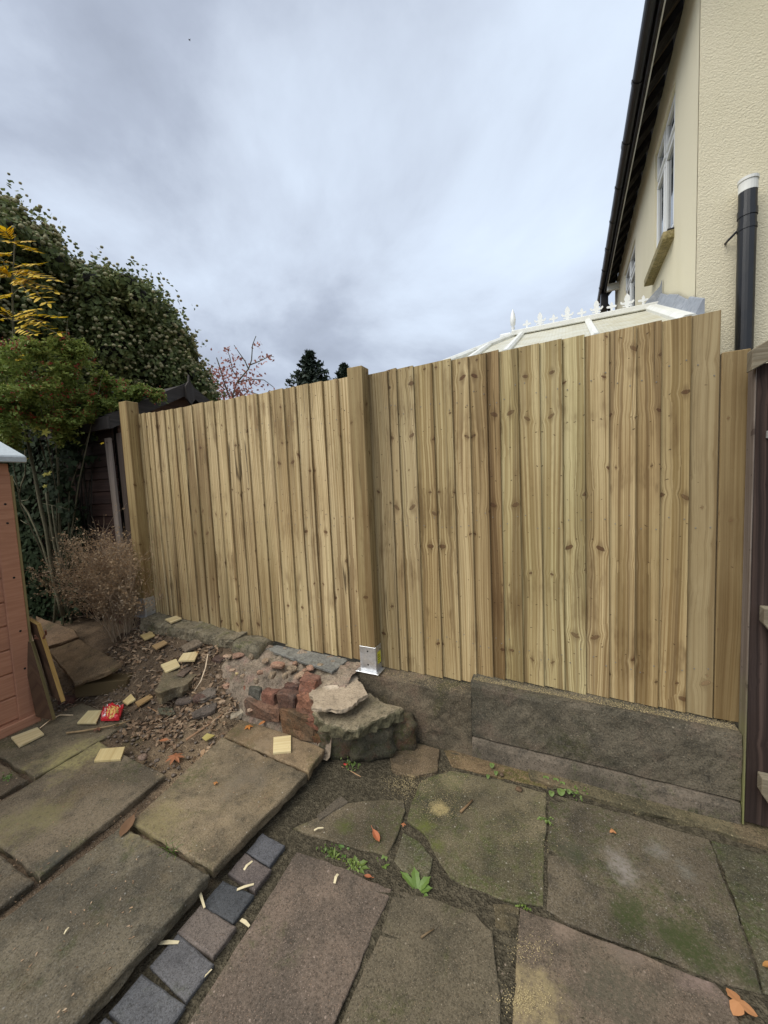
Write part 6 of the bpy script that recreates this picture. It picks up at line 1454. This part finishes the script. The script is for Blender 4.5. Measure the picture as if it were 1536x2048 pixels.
p = scatter(1500, ((-3.5, -1.3), (1.2, 2.08)), lambda x, y: .75); sz = rng.uniform(.003, .013, len(p))**1; p[:, 2] += .010
V, Fc = balls(p, sz, ICO1, .6); V += rng.normal(size=V.shape)*.0020
o = np_tri_mesh('gravel', V, Fc, M['pebble'], None, (-2.4, 1.7, .05)); tag(o, 'small stones in the dark soil of the bank', 'gravel', kind='stuff')
joint = [((560, 1720), (470, 1900), 40), ((470, 1900), (330, 2040), 60), ((600, 1680), (790, 1770), 110), ((810, 1790), (980, 1850), 90), ((985, 1800), (1010, 2040), 110), ((600, 1560), (690, 1600), 70), ((660, 1510), (760, 1540), 80), ((760, 1510), (800, 1600), 60), ((1100, 1830), (1480, 1990), 60), ((1000, 1545), (1500, 1680), 70), ((800, 1640), (790, 1740), 30), ((880, 1720), (1000, 1800), 60)]
P_ = []
for a, b_, n in joint:
    for k in range(n*2): t = rng.random(); P_.append(G(a[0]+(b_[0]-a[0])*t+rng.normal()*9, a[1]+(b_[1]-a[1])*t+rng.normal()*6, -.022))
P_ = np.array(P_); V, Fc = balls(P_, rng.uniform(.0012, .0055, len(P_)), ICO1, .7); V += rng.normal(size=V.shape)*.0008
o = np_tri_mesh('joint_grit', V, Fc, M['pebble'], None, (-.5, 1.3, -.02)); tag(o, 'loose grit in the patio joints', 'grit', kind='stuff')
P_ = np.array([G(x+rng.normal()*9, y+rng.normal()*7, -.012) for x, y in ((965, 1795), (978, 1810), (970, 1825), (990, 1845), (1000, 1930), (1005, 1950), (1008, 1970), (1012, 1985)) for _ in range(3)]); V, Fc = balls(P_, rng.uniform(.0025, .0065, len(P_)), ICO1, .75)
o = np_tri_mesh('white_chippings', V, Fc, M['mortar'], None, (-.2, 1.3, -.02)); tag(o, 'small white stone chips in the joint beside the grey slab', 'chippings', kind='stuff')
P_ = []
for (x, y, s, n, z) in ((810, 1568, 22, 900, .0), (880, 1615, 24, 500, .0), (900, 1560, 40, 500, .0), (740, 1545, 30, 250, -.02), (1060, 1660, 50, 200, 0), (1050, 2000, 26, 500, 0), (1060, 1900, 24, 200, 0)):
    for _ in range(n): q = G(x+rng.normal()*s, y+rng.normal()*s*.6, z+.0035); P_.append(q)
for _ in range(5000): x = rng.uniform(-.49, .645); P_.append((x, 2.050+abs(rng.normal())*.035, .436-.010*(x+.5)+.003))
for _ in range(900): x = rng.uniform(-1.08, -.52); P_.append((x, 2.0+rng.random()*.13, .374))
P_ = np.array(P_); o = np_mesh('sawdust', leaves(P_, np.array((0, 0, 1))+rng.normal(size=P_.shape)*.3, .0034, .0024, 4, .1), 4, M['sawdust'], None, (0, 1.8, 0)); tag(o, 'pale sawdust under the new fence and on the patio', 'sawdust', kind='stuff')
# specks of cut bark and bits on the slabs
P_ = [G(rng.uniform(0, 640), rng.uniform(1470, 2040), ZT+.003) for _ in range(260)]; P_ = np.array([q for q in P_ if -3.1 < q[0] < -1.3 and q[1] < 1.6])
o = np_mesh('slab_debris', leaves(P_, np.array((0, 0, 1))+rng.normal(size=P_.shape)*.3, .011, .005, 5, .3), 5, M['litter'], None, (-2, 1, ZT)); tag(o, 'tiny leaf and bark crumbs on the terrace slabs', 'debris', kind='stuff')

# a bird far off in the sky
bd = AT(379, 80, 90); b = MB(); b.add([bd+np.array(v) for v in ((-.22, 0, .10), (-.08, -.05, 0), (0, -.18, .0), (.08, -.05, 0), (.22, 0, .10), (.06, .06, 0), (0, .16, -.02), (-.06, .06, 0), (0, 0, .05), (0, 0, -.06))], [(0, 1, 8, 7), (4, 5, 8, 3), (2, 3, 8, 1), (6, 7, 8, 5), (0, 7, 9, 1), (4, 3, 9, 5), (2, 1, 9, 3), (6, 5, 9, 7)])
tag(b.build('bird', M['bird'], None, tuple(bd)), 'tiny distant bird high in the grey sky', 'bird')
